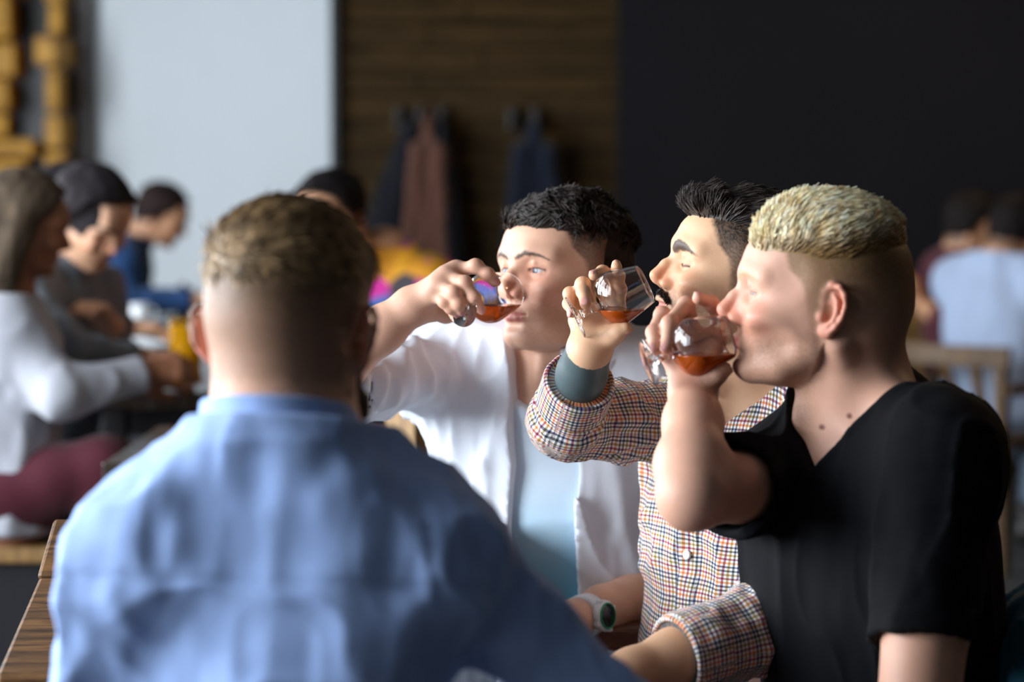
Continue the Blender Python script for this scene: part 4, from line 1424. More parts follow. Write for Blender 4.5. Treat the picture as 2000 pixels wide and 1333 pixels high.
# ================================================================== man in the open white shirt
def make_white_shirt_man():
    nb = at(1075, 712, 3.67); pel = at(1092, 1420, 3.88)
    R = head_frame(face_dir(50, 8), roll=math.radians(2))
    b = Body(nb, pel, 22, at(1106, 556, 3.60), R, dict(nose=.9, eye=.5, lips=1.05, jaww=.05, mouth=.15, noser=.92, browk=.8), 1.06,
             shL=at(1268, 775, 3.66), shR=at(878, 728, 3.74), girth=1.0)
    elR, wrR = at(606, 752, 3.46), at(800, 602, 3.44)
    elL, wrL = at(1318, 1140, 3.72), at(1120, 1212, 3.50)
    p = lambda x, y, d: at(x, y, d)
    hR = Hand(p(806, 597, 3.44),
              [[p(892, 530, 3.430), p(929, 520, 3.415), p(953, 536, 3.412), p(966, 551, 3.415)],
               [p(872, 540, 3.418), p(908, 553, 3.392), p(926, 582, 3.390), p(938, 603, 3.402)],
               [p(856, 556, 3.414), p(886, 572, 3.388), p(896, 592, 3.388), p(900, 606, 3.400)],
               [p(846, 574, 3.418), p(868, 590, 3.398), p(880, 602, 3.400), p(889, 611, 3.408)]],
              [p(838, 604, 3.456), p(870, 612, 3.480), p(900, 614, 3.500), p(925, 606, 3.512)], 1.0)
    hL = relaxed_hand(wrL, unit(wrL - elL), V(0, 0, -1), -1, .4)
    skin = srgb(216, 168, 142)
    headp = (b.headneck, b.ho - V(.18, .17, .24), b.ho + V(.18, .17, .17), .0024)
    fR = lambda P: smin(arm(P, b.shR, elR, wrR, .046, .038, .039, .0265), hR.sdf(P), .016)
    loR, hiR = bb([b.shR, elR, wrR] + [q for c in hR.f for q in c] + hR.t, .06)
    fL = lambda P: smin(arm(P, b.shL, elL, wrL, .046, .040, .042, .027), hL.sdf(P), .016)
    loL, hiL = bb([b.shL, elL, wrL] + [q for c in hL.f for q in c] + hL.t, .06)
    v, q, i = bake([headp, (fR, loR, hiR, .0026), (fL, loL, hiL, .0045), core_piece(b)])
    cols = tint_fn(b, skin, hands_tint([hR], skin), hair=srgb(34, 26, 22), fade=((-.065, .2), (-.02, .4), (.02, .62), (.06, .95), (.08, 1)),
                   stub=.16, stubcol=srgb(90, 66, 54), browcol=srgb(52, 38, 30), lip=srgb(190, 104, 104), flush=.35, front=.002)(v)
    o = person('person', base_of(b), v, q, cols, MAT['skin'], 'young man in an open white shirt over a pale blue t-shirt, sipping from a glass', 'men drinking at the front table')
    for sg in (1, -1): eyeball(b, o, sg, (.07, .11, .16), (1, -.10, -.02))
    def top(Q, lo=.062, hi=.088):
        return sstep(lo, hi, Q[:, 2] + .12 * np.maximum(-Q[:, 0], 0) + vnoise(Q, 70, 91) * .005) * sstep(.102, .092, Q[:, 0])
    def vol(Q):
        m = top(Q); g = vnoise(Q, (50, 50, 60), 92)
        return head_sdf(Q, b.hp) - (m * (.0070 + .006 * sstep(.02, .09, Q[:, 0]) + .0018 * g) - .0025)
    keep = lambda Q: (top(Q.astype(F32), .058, .08) > .3)
    S, N = surface_points(vol, 10000, keep, 23)
    def flow(p_, Q, t):
        w = np.stack([vnoise(Q.astype(F32), 45, 95), vnoise(Q.astype(F32), 45, 96), vnoise(Q.astype(F32), 45, 97)], 1)
        f_ = V(.25, .85, .1) + w * .8
        f_ = f_ - N * (f_ * N).sum(1)[:, None]
        return f_ + N * (.35 - .6 * t)
    st = strands(S, flow, lambda Q: .016 + .006 * rng.random(len(Q)), 4, .0010, .12, 25)
    hair_obj(b, o, vol, [st], lambda Q: stripes(Q, 94, srgb(16, 12, 10), srgb(58, 47, 40), (160, 160, 90)), MAT['hair'])
    # pale t-shirt
    def tee(P):
        Q = b.L(P)
        d = b.torso(P) - F32(.007)
        d = smin(d, b.neckd(P, .008), .03)
        d = d + folds(Q, (10, 10, 14), 101, -.005, 2.5) * sstep(-.1, -.3, Q[:, 2]) + folds(Q, (11, 11, 5), 103, -.003, 3)
        s = sstep(-.03, .04, Q[:, 0])
        zc = (1 - s) * .03 + s * (-.040 + .35 * np.abs(Q[:, 1]))
        d = d - F32(.002) * sstep(.002, -.001, np.abs(Q[:, 2] - zc) - .016)
        d = smax(d, Q[:, 2] - zc, .004)
        return smax(d, -F32(.55) - Q[:, 2], .01)
    lo, hi = bb([b.shL, b.shR, b.nb, b.pel], .13)
    def hue(vv):  # colour runs from pale blue at the chest to teal lower down
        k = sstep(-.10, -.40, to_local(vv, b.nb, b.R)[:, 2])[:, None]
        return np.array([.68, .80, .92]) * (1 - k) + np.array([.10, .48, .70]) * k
    cloth_obj('t_shirt', tee, lo, hi, .0060, MAT['blue_tee'], o, hue)
    # open shirt
    ax = unit(elR - b.shR); L = np.linalg.norm(elR - b.shR); hem = .285
    axL = unit(elL - b.shL)
    def shirt(P):
        Q = b.L(P)
        d = b.torso(P) - F32(.022)
        d = smin(d, b.neckd(P, .018), .03)
        hang = ell(Q, (.02, .02, -.40), (.120, .172, .24)); d = smin(d, hang, .05)
        t, _ = axial(P, b.shR, elR)
        tw = np.clip(t / hem, 0, 1)
        sR = cap(P, b.shR - ax * .03, elR, .054, .060)
        sR = sR + F32(.005) * np.sin(t * 95 + 4 * vnoise(P, 14, 111)) * sstep(.02, .2, t) + folds(P, (26, 26, 12), 112, -.007, 2.2)
        sR = smax(sR, t - F32(hem) - .010 * vnoise(P, 25, 115), .006)
        sR = smax(sR, -smax(cap(P, b.shR, elR + V(0, 0, -.01), .044, .050), F32(hem - .06) - t, .01), .004)
        d = smin(d, sR, .022)
        tl, _ = axial(P, b.shL, elL)
        sL = smax(cap(P, b.shL - axL * .03, elL, .066, .072), tl - F32(.28), .005)
        d = smin(d, sL, .04)
        d = d + folds(Q, (17, 17, 2.4), 117, -.019, 2.4) * sstep(.02, -.08, Q[:, 2]) + folds(Q, (20, 26, 9), 119, -.005, 2)
        # front opening: right panel edge and left panel edge
        yr = np.interp(Q[:, 2], [-.55, -.30, -.12, -.04, .02, .06], [-.030, -.025, -.012, -.022, -.034, -.05]) 
        yl = np.interp(Q[:, 2], [-.55, -.30, -.12, -.04, .02, .06], [.082, .090, .085, .070, .050, .05])
        op = np.maximum(yr - Q[:, 1], Q[:, 1] - yl)
        op = np.maximum(op, (.0 - Q[:, 0]) * .8)
        # turned edge of each panel stands a little proud
        d = d - F32(.006) * sstep(.034, .0, op) * sstep(-.01, .03, Q[:, 0])
        d = smax(d, -op, .004)
        d = smax(d, Q[:, 2] - F32(.062), .006)
        return smax(d, -F32(.56) - Q[:, 2], .01)
    lo, hi = bb([b.shL, b.shR, b.nb, b.pel, b.shR + ax * .3, elL], .17)
    so = cloth_obj('shirt', shirt, lo, hi, .0050, MAT['white_shirt'], o)
    for sg in (1, -1):      # fallen collar wings
        def cw(P, sg=sg):
            Q = b.L(P); A = Q.copy(); A[:, 1] *= sg
            zt = .066 - .55 * np.maximum(A[:, 0] + .02, 0)
            fl = b.neckd(P, .024) - .016 * sstep(.0, -.06, A[:, 2] - zt)
            d = np.abs(fl) - F32(.004)
            d = smax(smax(d, A[:, 2] - zt, .003), zt - .052 - .35 * np.maximum(A[:, 0], 0) - A[:, 2], .004)
            return smax(d, F32(.006) - A[:, 1] + .55 * np.maximum(A[:, 0] - .02, 0), .003)
        cloth_obj('collar', cw, b.nb - .17, b.nb + .17, .0032, MAT['white_shirt'], so)
    # wrist watch
    wd = unit(wrL - elL); wc = wrL - wd * .028
    wt = empty('wrist_watch', wc, 'chunky white wristwatch with dark dial and green accents', 'watch')
    up = unit(V(.25, -.95, .05) - wd * np.dot(V(.25, -.95, .05), wd))
    prof = []
    lathe('strap', [(.0275, -.014), (.0315, -.014), (.0325, 0), (.0315, .014), (.0275, .014), (.0270, 0), (.0275, -.014)], wc, wd, MAT['watch_white'], wt, 40)
    cc = wc + up * .0315
    lathe('case', [(0, -.004), (.0215, -.004), (.0235, .002), (.0235, .006), (.0215, .009), (.0180, .010), (0, .010)], cc, up, MAT['watch_white'], wt, 12)
    lathe('dial', [(0, .0102), (.0165, .0102), (.0165, .0115), (0, .0115)], cc, up, MAT['watch_dark'], wt, 32)
    lathe('bezel', [(.0165, .0100), (.0172, .0120), (.0190, .0118), (.0195, .0100)], cc, up, MAT['watch_green'], wt, 32)
    for a in range(4):
        e = frame_of(up); an = a * math.pi / 2 + .4
        dirv = e[:, 0] * math.cos(an) + e[:, 1] * math.sin(an)
        box('lug', cc + dirv * .0225 + up * .004, (.007, .007, .009), MAT['watch_white'], wt, e, .001)
    fr = V(-.9, -.4, 0)
    kL, kR = b.pel + V(-.30, -.28, -.02), b.pel + V(-.42, -.12, -.02)
    fL_, fR_ = V(kL[0], kL[1], .09), V(kR[0], kR[1], .09)
    legs('trousers', b, kL, kR, fL_, fR_, MAT['denim'], o)
    for ft in (fL_, fR_): shoe(b, ft, fr, MAT['shoe'], o)
    foot = at(899, 599, 3.400); rim = at(990, 571, 3.472)
    tasting_glass(foot, unit(rim - foot), at(960, 597, 3.44)[2], 'stemmed glass of dark amber drink at the lips of the man in white')
    return b

MAT['watch_white'] = plain('white_resin', (.78, .80, .82), .35)
MAT['watch_dark'] = plain('dark_dial', (.02, .022, .024), .15)
MAT['watch_green'] = plain('green_ring', (.03, .30, .14), .35)

# ================================================================== man in blue linen, from behind
def make_blue_linen_man():
    nb = at(556, 880, 2.40); pel = at(520, 1660, 2.34)
    R = head_frame(face_dir(198, -5))
    b = Body(nb, pel, 192, at(564, 640, 2.42), R, dict(earout=.40), .965, shL=at(284, 1108, 2.36), shR=at(836, 1076, 2.40), girth=.86, neck=.058)
    elR, wrR = at(1166, 1400, 2.42), at(1178, 1440, 2.66)
    elL, wrL = at(150, 1480, 2.36), at(300, 1520, 2.58)
    hR = relaxed_hand(wrR, unit(wrR - elR), V(0, 0, -1), 1)
    hL = relaxed_hand(wrL, unit(wrL - elL), V(0, 0, -1), -1)
    skin = srgb(212, 164, 138)
    headp = (b.headneck, b.ho - V(.16, .18, .24), b.ho + V(.18, .18, .17), .0030)
    ps = [headp]
    for h, sh, el, wr in ((hR, b.shR, elR, wrR), (hL, b.shL, elL, wrL)):
        f = lambda P, h=h, sh=sh, el=el, wr=wr: smin(arm(P, sh, el, wr, .038, .034, .034, .025), h.sdf(P), .016)
        lo, hi = bb([sh, el, wr] + [q for c in h.f for q in c] + h.t, .06)
        ps.append((f, lo, hi, .005))
    ps.append(core_piece(b))
    v, q, i = bake(ps)
    cols = tint_fn(b, skin, None, hair=srgb(98, 76, 54), fade=((-.085, .08), (-.06, .38), (-.02, .56), (.01, .74), (.03, .95), (.05, 1)),
                   stub=.75, stubcol=srgb(38, 26, 20), browcol=srgb(60, 44, 32), lip=srgb(190, 110, 104), flush=.6)(v)
    o = person('person', base_of(b), v, q, cols, MAT['skin'], 'man in a light blue linen shirt seen from behind in the foreground', 'men drinking at the front table')
    for sg in (1, -1): eyeball(b, o, sg, (.12, .10, .06), (1, 0, 0))
    def top(Q, lo=.022, hi=.085):
        return sstep(lo, hi, Q[:, 2] + vnoise(Q, 60, 121) * .004) * sstep(.100, .09, Q[:, 0])
    def vol(Q):
        m = top(Q); g = vnoise(Q, (50, 50, 50), 122)
        return head_sdf(Q, b.hp) - (m * (.0030 + .005 * sstep(.07, .11, Q[:, 2]) + .007 * sstep(.0, .1, Q[:, 0]) + .001 * g) - .0015)
    keep = lambda Q: (top(Q.astype(F32), .026, .05) > .3)
    S, N = surface_points(vol, 8500, keep, 33)
    def flow(p_, Q, t):
        f_ = np.stack([.75 + 0 * Q[:, 0], -.6 + 0 * Q[:, 0], -.1 - 30 * np.maximum(.07 - Q[:, 2], 0)], 1) + .5 * np.stack([vnoise(Q.astype(F32), 40, 128), vnoise(Q.astype(F32), 40, 129), 0 * Q[:, 0]], 1)
        f_ = f_ - N * (f_ * N).sum(1)[:, None]
        return f_ + N * (.15 - .35 * t)
    st = strands(S, flow, lambda Q: (.014 + .008 * rng.random(len(Q))) * (.3 + .7 * sstep(.03, .075, Q[:, 2])), 4, .0009, .12, 35)
    hair_obj(b, o, vol, [st], lambda Q: stripes(Q, 124, srgb(84, 64, 44), srgb(188, 156, 114), (130, 130, 70)), MAT['hair'], .003)
    # beard on the jaw
    def beard(Q):
        A = Q.copy(); A[:, 1] = np.abs(A[:, 1])
        m = sstep(-.012, -.040, A[:, 2] - .20 * np.maximum(.05 - A[:, 0], 0)) * sstep(.002, .022, A[:, 0])
        lip = sstep(.016, .022, np.sqrt((A[:, 1] * .7) ** 2 + (A[:, 2] + .052) ** 2 * 2) + .5 * np.maximum(.07 - A[:, 0], 0))
        chin = smin(ell(A, (.068, 0, -.108), (.034, .036, .034)), ell(A, (.045, .03, -.085), (.04, .03, .03)), .02) + .003 * vnoise(Q, 160, 125)
        return smin(chin, head_sdf(Q, b.hp) - (m * lip * (.010 + .014 * sstep(-.05, -.095, A[:, 2])) + .003 * vnoise(Q, 160, 126) * m - .004), .02)
    hair_obj(b, o, beard, [], lambda Q: stripes(Q, 127, srgb(20, 14, 10), srgb(52, 36, 26)), MAT['buzz'], .0034, name='beard')
    # shirt
    axR, axL = unit(elR - b.shR), unit(elL - b.shL)
    seams = []
    def shirt(P):
        Q = b.L(P)
        d = b.torso(P) - F32(.016)
        for sh, el, wr, sd in ((b.shR, elR, wrR, 131), (b.shL, elL, wrL, 133)):
            s = chain(P, [sh, sh * .5 + el * .5, el], [.060, .047, .047], .02)
            s = smin(s, cap(P, el, wr, .047, .040), .02)
            t, _ = axial(P, el, wr)
            s = smax(s, t - F32(np.linalg.norm(wr - el) - .03), .006)
            s = s + folds(P, (16, 16, 13), sd, -.0055, 2.2)
            d = smin(d, s, .020)
        # back yoke and loose folds
        d = d + folds(Q, (8, 9, 2.8), 135, -.020, 2.2) * sstep(-.02, -.16, Q[:, 2]) + folds(Q, (14, 11, 13), 137, -.010, 2) + folds(Q, (26, 22, 10), 139, -.0045, 2)
        d = d - F32(.003) * sstep(-.135, -.128, Q[:, 2]) * sstep(.03, -.02, Q[:, 0])
        d = smin(d, b.neckd(P, .010), .03)
        d = smax(d, Q[:, 2] - F32(.026), .006)
        return smax(d, -F32(.5) - Q[:, 2], .01)
    lo, hi = bb([b.shL, b.shR, b.nb, b.pel, elR, elL, wrR, wrL], .15)
    so = cloth_obj('shirt', shirt, lo, hi, .0054, MAT['linen'], o)
    def collar(P):
        Q = b.L(P)
        zt = .044 - .30 * np.maximum(Q[:, 0] + .03, 0)
        fl = b.neckd(P, .013) - .007 * sstep(.0, -.04, Q[:, 2] - zt)
        d = np.abs(fl) - F32(.0045)
        return smax(smax(d, Q[:, 2] - zt, .004), zt - .046 - Q[:, 2], .004)
    cloth_obj('collar', collar, b.nb - .17, b.nb + .17, .0034, MAT['linen'], so)
    fr = V(b.front[0], b.front[1], 0)
    kL, kR = b.pel + fr * .42 + b.left * .12, b.pel + fr * .42 - b.left * .12
    fL_, fR_ = V(kL[0], kL[1], .09), V(kR[0], kR[1], .09)
    legs('trousers', b, kL, kR, fL_, fR_, MAT['denim'], o)
    for ft in (fL_, fR_): shoe(b, ft, fr, MAT['shoe'], o)
    return b

BLACK = make_black_tee_man()
CHECK = make_checked_man()
WHITE = make_white_shirt_man()
BLUE = make_blue_linen_man()
# ------------------------------------------------------------------ guests at the other tables
def guest(nb, pel, yaw, head, hyaw, hpitch, arms, skin, haircol, shirt, label, trousers='grey_trousers', hs=1.0, style='short', lean=0, sleeve=1.0,
          knees=None, half=.17, group='guests at the other tables', girth=1.0, collar=True, h=.010):
    R = head_frame(face_dir(hyaw, hpitch))
    b = Body(nb, pel, yaw, head, R, dict(eye=.4), hs, half=half, girth=girth, neck=.050 if style == 'long' else .056)
    ps = [(b.headneck, b.ho - .21, b.ho + .19, .0060)]
    hands = []
    for side, (el, wr, hd) in arms.items():
        sh = b.shL if side == 'L' else b.shR
        hand = relaxed_hand(wr, hd, V(0, .8, -.6) if style == 'long' else V(0, 0, -1), 1 if side == 'R' else -1, .62 if style == 'long' else .45)
        f = lambda P, sh=sh, el=el, wr=wr, hand=hand: smin(arm(P, sh, el, wr, .044, .038, .040, .026), hand.sdf(P), .016)
        lo, hi = bb([sh, el, wr] + [q for c in hand.f for q in c] + hand.t, .06)
        ps.append((f, lo, hi, .0070))
    ps.append(core_piece(b, .014))
    v, q, i = bake(ps)
    cols = tint_fn(b, skin, None, hair=haircol, fade=((-.07, .5), (-.02, .8), (.03, 1.0)), stub=.2 if style == 'short' else 0, stubcol=np.asarray(haircol), browcol=haircol, lip=np.asarray(skin) * V(.9, .6, .6), flush=.3)(v)
    o = person('person', base_of(b), v, q, cols, MAT['skin'], label, group)
    # hair
    def vol(Q):
        m = scalp_mask(Q, -.012)
        d = head_sdf(Q, b.hp) - (m * (.005 + .009 * sstep(.03, .09, Q[:, 2]) + .003 * vnoise(Q, (60, 60, 30), 140)) - .009 * (1 - m))
        if style == 'long':
            A = Q.copy(); A[:, 1] = np.abs(A[:, 1])
            fall = chain(A, [(-.01, .062, .05), (-.025, .078, -.02), (-.035, .080, -.10), (-.03, .070, -.17)], [.030, .034, .034, .022], .03)
            back = chain(A, [(-.06, .02, .04), (-.085, .03, -.04), (-.085, .03, -.13), (-.075, .03, -.19)], [.04, .042, .042, .025], .03)
            d = smin(d, smin(fall, back, .03) + .004 * vnoise(Q, (90, 90, 12), 141), .02)
        return d
    lo_, hi_ = V(-.17, -.15, -.24 if style == 'long' else -.13), V(.16, .15, .20)
    hv, hq = net(vol, lo_, hi_, .0075)
    hc = stripes(hv.astype(F32), 142, np.asarray(haircol) * .6, np.asarray(haircol) * 1.6, (90, 90, 25))
    mesh_obj('hair', to_world(hv, b.ho, b.hR, b.hs), hq, MAT['buzz'], o, True, hc)
    # top
    def top(P):
        Q = b.L(P)
        d = b.torso(P) - F32(.016)
        for side, (el, wr, hd) in arms.items():
            sh = b.shL if side == 'L' else b.shR
            end = np.asarray(el) + (np.asarray(wr) - np.asarray(el)) * sleeve
            s = chain(P, [sh, el, end], [.062, .056, .042], .02)
            t, _ = axial(P, el, end)
            s = smax(s, t - F32(np.linalg.norm(end - el) + .0), .006)
            d = smin(d, s, .04)
        d = d + folds(Q, (13, 13, 6), 145, -.009, 2.4)
        d = smin(d, b.neckd(P, .010), .03)
        d = smax(d, Q[:, 2] - F32(.045 if collar else .02), .006)
        return smax(d, -F32(.52) - Q[:, 2], .01)
    lo, hi = bb([b.shL, b.shR, b.nb, b.pel] + [x for a_ in arms.values() for x in a_[:2]], .15)
    cloth_obj('top', top, lo, hi, h, MAT[shirt], o)
    fr = unit(V(b.front[0], b.front[1], 0))
    if knees is None: knees = (b.pel + fr * .42 + b.left * .10 + V(0, 0, -.03), b.pel + fr * .42 - b.left * .10 + V(0, 0, -.03))
    ft = [V(k[0] - fr[0] * .02, k[1] - fr[1] * .02, .09) for k in knees]
    legs('trousers', b, knees[0], knees[1], ft[0], ft[1], MAT[trousers], o, .016)
    for x in ft: shoe(b, x, fr, MAT['shoe'], o)
    return b, o

def pattern_cloth():
    """bold blotches of orange, blue, pink and black"""
    m = Nodes('bright_patterned_cloth')
    v = m.add('ShaderNodeTexVoronoi', i_Scale=15.0); m.link(m.coords(), v.inputs['Vector'])
    s = m.add('ShaderNodeSeparateColor'); m.link(v.outputs['Color'], s.inputs[0])
    c = m.ramp(s.outputs[0], [(0, (.72, .30, .012)), (.24, (.78, .36, .01)), (.40, (.04, .16, .50)), (.56, (.62, .012, .30)), (.72, (.40, .20, .01)), (.86, (.05, .04, .05))], 'CONSTANT')
    m.set(Base_Color=c, Roughness=.8)
    return m.mat

MAT['sheer_white'] = weave_cloth('white_blouse', (.44, .45, .50), .15)
MAT['grey_knit'] = weave_cloth('grey_knit', (.17, .20, .23), .2)
MAT['navy'] = weave_cloth('navy_cotton', (.012, .045, .13), .2)
MAT['maroon'] = weave_cloth('maroon_cotton', (.075, .012, .022), .15)
MAT['pale_blue'] = weave_cloth('pale_blue_cotton', (.36, .44, .60), .06)
MAT['pattern'] = pattern_cloth()
MAT['dark_cloth'] = weave_cloth('dark_cloth', (.015, .015, .018), .2)
MAT['teal'] = weave_cloth('teal_blue_cloth', (.015, .11, .17), .3)
MAT['pale_denim'] = weave_cloth('pale_denim', (.20, .26, .34), .15)

sk1, sk2, sk3 = srgb(214, 164, 130), srgb(196, 146, 112), srgb(150, 100, 74)
# woman in the white blouse
guest(at(22, 592, 5.5), at(8, 965, 5.5), 262, at(42, 448, 5.48), 248, -12,
      {'R': (at(118, 768, 5.32), at(280, 730, 5.44), V(.62, .35, .12)), 'L': (at(140, 760, 5.75), at(260, 735, 5.78), V(.8, -.3, .1))},
      sk3, srgb(78, 66, 54), 'sheer_white', 'long-haired woman in a sheer white blouse holding a beer at the far left table',
      'maroon', .98, 'long', half=.15, collar=False, knees=(at(215, 905, 5.62), at(205, 905, 5.40)))
# man in grey
guest(at(118, 528, 6.0), at(70, 930, 6.05), 292, at(172, 432, 5.92), 308, -30,
      {'R': (at(140, 694, 5.72), at(268, 700, 5.80), V(1, .1, 0)), 'L': (at(215, 690, 6.15), at(222, 640, 5.98), V(-.3, -.6, .5))},
      sk1, srgb(40, 36, 38), 'grey_knit', 'dark-haired man in a grey knit top looking down beside the woman in white', hs=1.02)
# dark haired head behind him
guest(at(120, 505, 7.0), at(110, 820, 7.05), 285, at(132, 412, 6.95), 300, -15,
      {'R': (at(150, 610, 6.8), at(250, 640, 6.9), V(1, 0, 0))}, sk2, srgb(24, 20, 22), 'dark_cloth', 'dark-haired guest almost hidden behind the man in grey')
# man in navy at the far table
guest(at(255, 478, 9.38), at(176, 735, 9.40), 268, at(312, 426, 9.36), 272, -24,
      {'R': (at(250, 592, 9.18), at(372, 586, 9.22), V(1, 0, 0)), 'L': (at(270, 590, 9.55), at(380, 585, 9.5), V(1, 0, 0))},
      sk2, srgb(34, 24, 22), 'navy', 'man in a navy blue shirt bent over the far table before the white wall')
# guest in the bright patterned top
guest(at(742, 508, 6.6), at(760, 800, 6.7), 40, at(648, 432, 6.5), 30, -10,
      {'L': (at(880, 650, 6.4), at(800, 660, 6.2), V(-1, -.2, 0)), 'R': (at(640, 650, 6.5), at(660, 670, 6.2), V(0, -1, 0))},
      sk2, srgb(20, 16, 16), 'pattern', 'dark-haired guest in a bright orange, blue and pink patterned top', half=.19, girth=1.1)
# pair at the right
guest(at(1880, 508, 8.95), at(1866, 770, 9.0), 255, at(1902, 448, 8.92), 282, -4,
      {'R': (at(1846, 625, 8.75), at(1800, 598, 8.9), V(-.2, .2, .9)), 'L': (at(1930, 625, 9.1), at(1980, 610, 9.2), V(1, 0, 0))},
      sk2, srgb(26, 22, 20), 'maroon', 'man in a maroon t-shirt at the far right table', sleeve=.15)
guest(at(1958, 520, 8.2), at(1930, 832, 8.2), 228, at(1988, 462, 8.22), 238, -6,
      {'R': (at(2040, 660, 8.1), at(2080, 690, 8.4), V(0, 1, 0)), 'L': (at(1905, 690, 8.45), at(1960, 690, 8.7), V(.4, 1, 0))},
      sk2, srgb(22, 18, 18), 'pale_blue', 'man in a pale blue shirt seen from behind on a wooden chair at the right', 'pale_denim', half=.19, girth=1.08)
MAT['chair_mid'] = wood('mid_brown_chair_wood', (.06, .03, .010), (.16, .085, .028), (9, 9, 1.5), .45)
# ------------------------------------------------------------------ tables
def table(name, x0, x1, y0, y1, top_mat, label, z=.75, thick=.045, boards=5, along='x', leg_mat=None):
    root = empty(name, ((x0 + x1) / 2, (y0 + y1) / 2, 0), label, 'table', 'wooden tables of the hall')
    leg_mat = leg_mat or MAT['black_metal']
    for k in range(boards):
        if along == 'x':
            w = (y1 - y0) / boards
            box('board', ((x0 + x1) / 2, y0 + w * (k + .5), z - thick / 2), (x1 - x0, w - .003, thick), top_mat, root, None, .003)
        else:
            w = (x1 - x0) / boards
            box('board', (x0 + w * (k + .5), (y0 + y1) / 2, z - thick / 2), (w - .003, y1 - y0, thick), top_mat, root, None, .003)
    for sx in (x0 + .07, x1 - .07):
        for sy in (y0 + .07, y1 - .07):
            box('leg', (sx, sy, (z - thick) / 2), (.055, .055, z - thick), leg_mat, root, None, .003)
    for sy in (y0 + .07, y1 - .07):
        box('apron', ((x0 + x1) / 2, sy, z - thick - .035), (x1 - x0 - .2, .025, .07), leg_mat, root, None, .002)
    return root

m = Nodes('weathered_grey_wood')
n_ = m.noise(4.0, 5, .6, m.coords((14, 1.2, 9)), .8)
m.set(Base_Color=m.ramp(n_, [(.35, (.16, .155, .15)), (.62, (.34, .335, .33))]), Roughness=.30); m.bump(n_, .06, .002)
MAT['grey_wood'] = m.mat
table('dining_table', -.47, -.015, 2.56, 3.62, MAT['grey_wood'], 'grey weathered wooden table between the man in blue linen and his friends', along='y', boards=4)
table('dining_table', -.75, .02, 4.40, 5.10, MAT['dark_wood'], 'dark table holding a small wooden box behind the man in the white shirt')
table('dining_table', -1.06, -.66, 5.95, 8.25, MAT['dark_wood'], 'long dark table where the woman in white sits', along='y', boards=5)
table('dining_table', -1.38, -.55, 8.95, 9.85, MAT['dark_wood'], 'dark table by the white wall under the arms of the man in navy')
table('dining_table', 1.25, 2.6, 9.50, 10.2, MAT['oak'], 'brown table behind the guests at the far right', leg_mat=MAT['oak'])

# ------------------------------------------------------------------ chairs
def armchair(cx, cy, yaw, mat, label, arm_z=.615, back_z=.66, w=.52, dp=.50, slats=5, arms=True, group='wooden chairs'):
    """yaw as for people: the way the sitter faces"""
    f = face_dir(yaw, 0); l = np.cross(V(0, 0, 1), f); c = V(cx, cy, 0)
    root = empty('wooden_chair', c, label, 'chair', group)
    q = lambda a, b, z: c + f * a + l * b + V(0, 0, z)
    R = np.stack([f, l, V(0, 0, 1)], 1)
    box('seat', q(0, 0, .43), (dp, w - .04, .035), mat, root, R, .008)
    for s in (1, -1):
        bar('leg', q(dp / 2 - .03, s * (w / 2 - .03), 0), q(dp / 2 - .03, s * (w / 2 - .03), arm_z - .02 if arms else .42), .038, .038, mat, root, f)
        bar('leg', q(-dp / 2 - .03, s * (w / 2 - .03), 0), q(-dp / 2 - .05, s * (w / 2 - .03), back_z - .02), .038, .038, mat, root, f)
        if arms:
            bar('armrest', q(dp / 2 + .04, s * (w / 2 - .025), arm_z - .018), q(-dp / 2 - .05, s * (w / 2 - .025), arm_z - .018), .036, .062, mat, root, (0, 0, 1), .008)
    # bowed top rail from short straight pieces
    pts = [q(-dp / 2 - .05 - .05 * math.cos(t * math.pi / 2), t * (w / 2 + .005), back_z - .03) for t in np.linspace(-1, 1, 9)]
    vs, fs = [], []
    for i, pnt in enumerate(pts):
        tn = unit(pts[min(i + 1, 8)] - pts[max(i - 1, 0)]); nn = np.cross(tn, V(0, 0, 1))
        for a, b_ in ((-.014, -.034), (.014, -.034), (.014, .034), (-.014, .034)): vs.append(pnt + nn * a + V(0, 0, b_))
    for i in range(8):
        for k in range(4): fs.append((i * 4 + k, i * 4 + (k + 1) % 4, (i + 1) * 4 + (k + 1) % 4, (i + 1) * 4 + k))
    fs += [(3, 2, 1, 0), (32, 33, 34, 35)]
    mesh_obj('top_rail', vs, fs, mat, root, False, bevel=.005)
    for k in range(slats):
        t = -1 + 2 * (k + 1) / (slats + 1)
        bar('slat', q(-dp / 2 - .0 + .02, t * (w / 2 - .05), .44), q(-dp / 2 - .05 - .05 * math.cos(t * math.pi / 2), t * (w / 2), back_z - .05), .014, .036, mat, root, f, .003)
    return root

armchair(.34, 3.32, 90, MAT['mahogany'], 'reddish-brown wooden armchair under the man in the checked shirt', w=.46, arm_z=.612, back_z=.66)
armchair(.50, 2.86, 90, MAT['chair_wood'], 'wooden armchair under the blond man with a teal jacket over its back', arm_z=.605, back_z=.66, w=.46)
armchair(.11, 3.94, 40, MAT['chair_wood'], 'wooden armchair under the man in the open white shirt', arms=False, back_z=.66)
armchair(-.25, 2.28, 190, MAT['chair_wood'], 'wooden armchair under the man in blue linen', arms=False, back_z=.60)
armchair(1.63, 8.15, 228, MAT['chair_mid'], 'honey wooden chair with a curved slatted back at the right', arm_z=.62, back_z=.74, w=.56, slats=4)
armchair(-1.70, 9.4, 268, MAT['chair_mid'], 'wooden chair under the man in navy', arms=False, back_z=.72)
armchair(-.30, 6.75, 40, MAT['dark_wood'], 'dark wooden chair under the guest in the patterned top', arms=False, back_z=.72)
armchair(1.66, 9.05, 255, MAT['chair_mid'], 'wooden chair under the man in maroon', arms=False, back_z=.70)

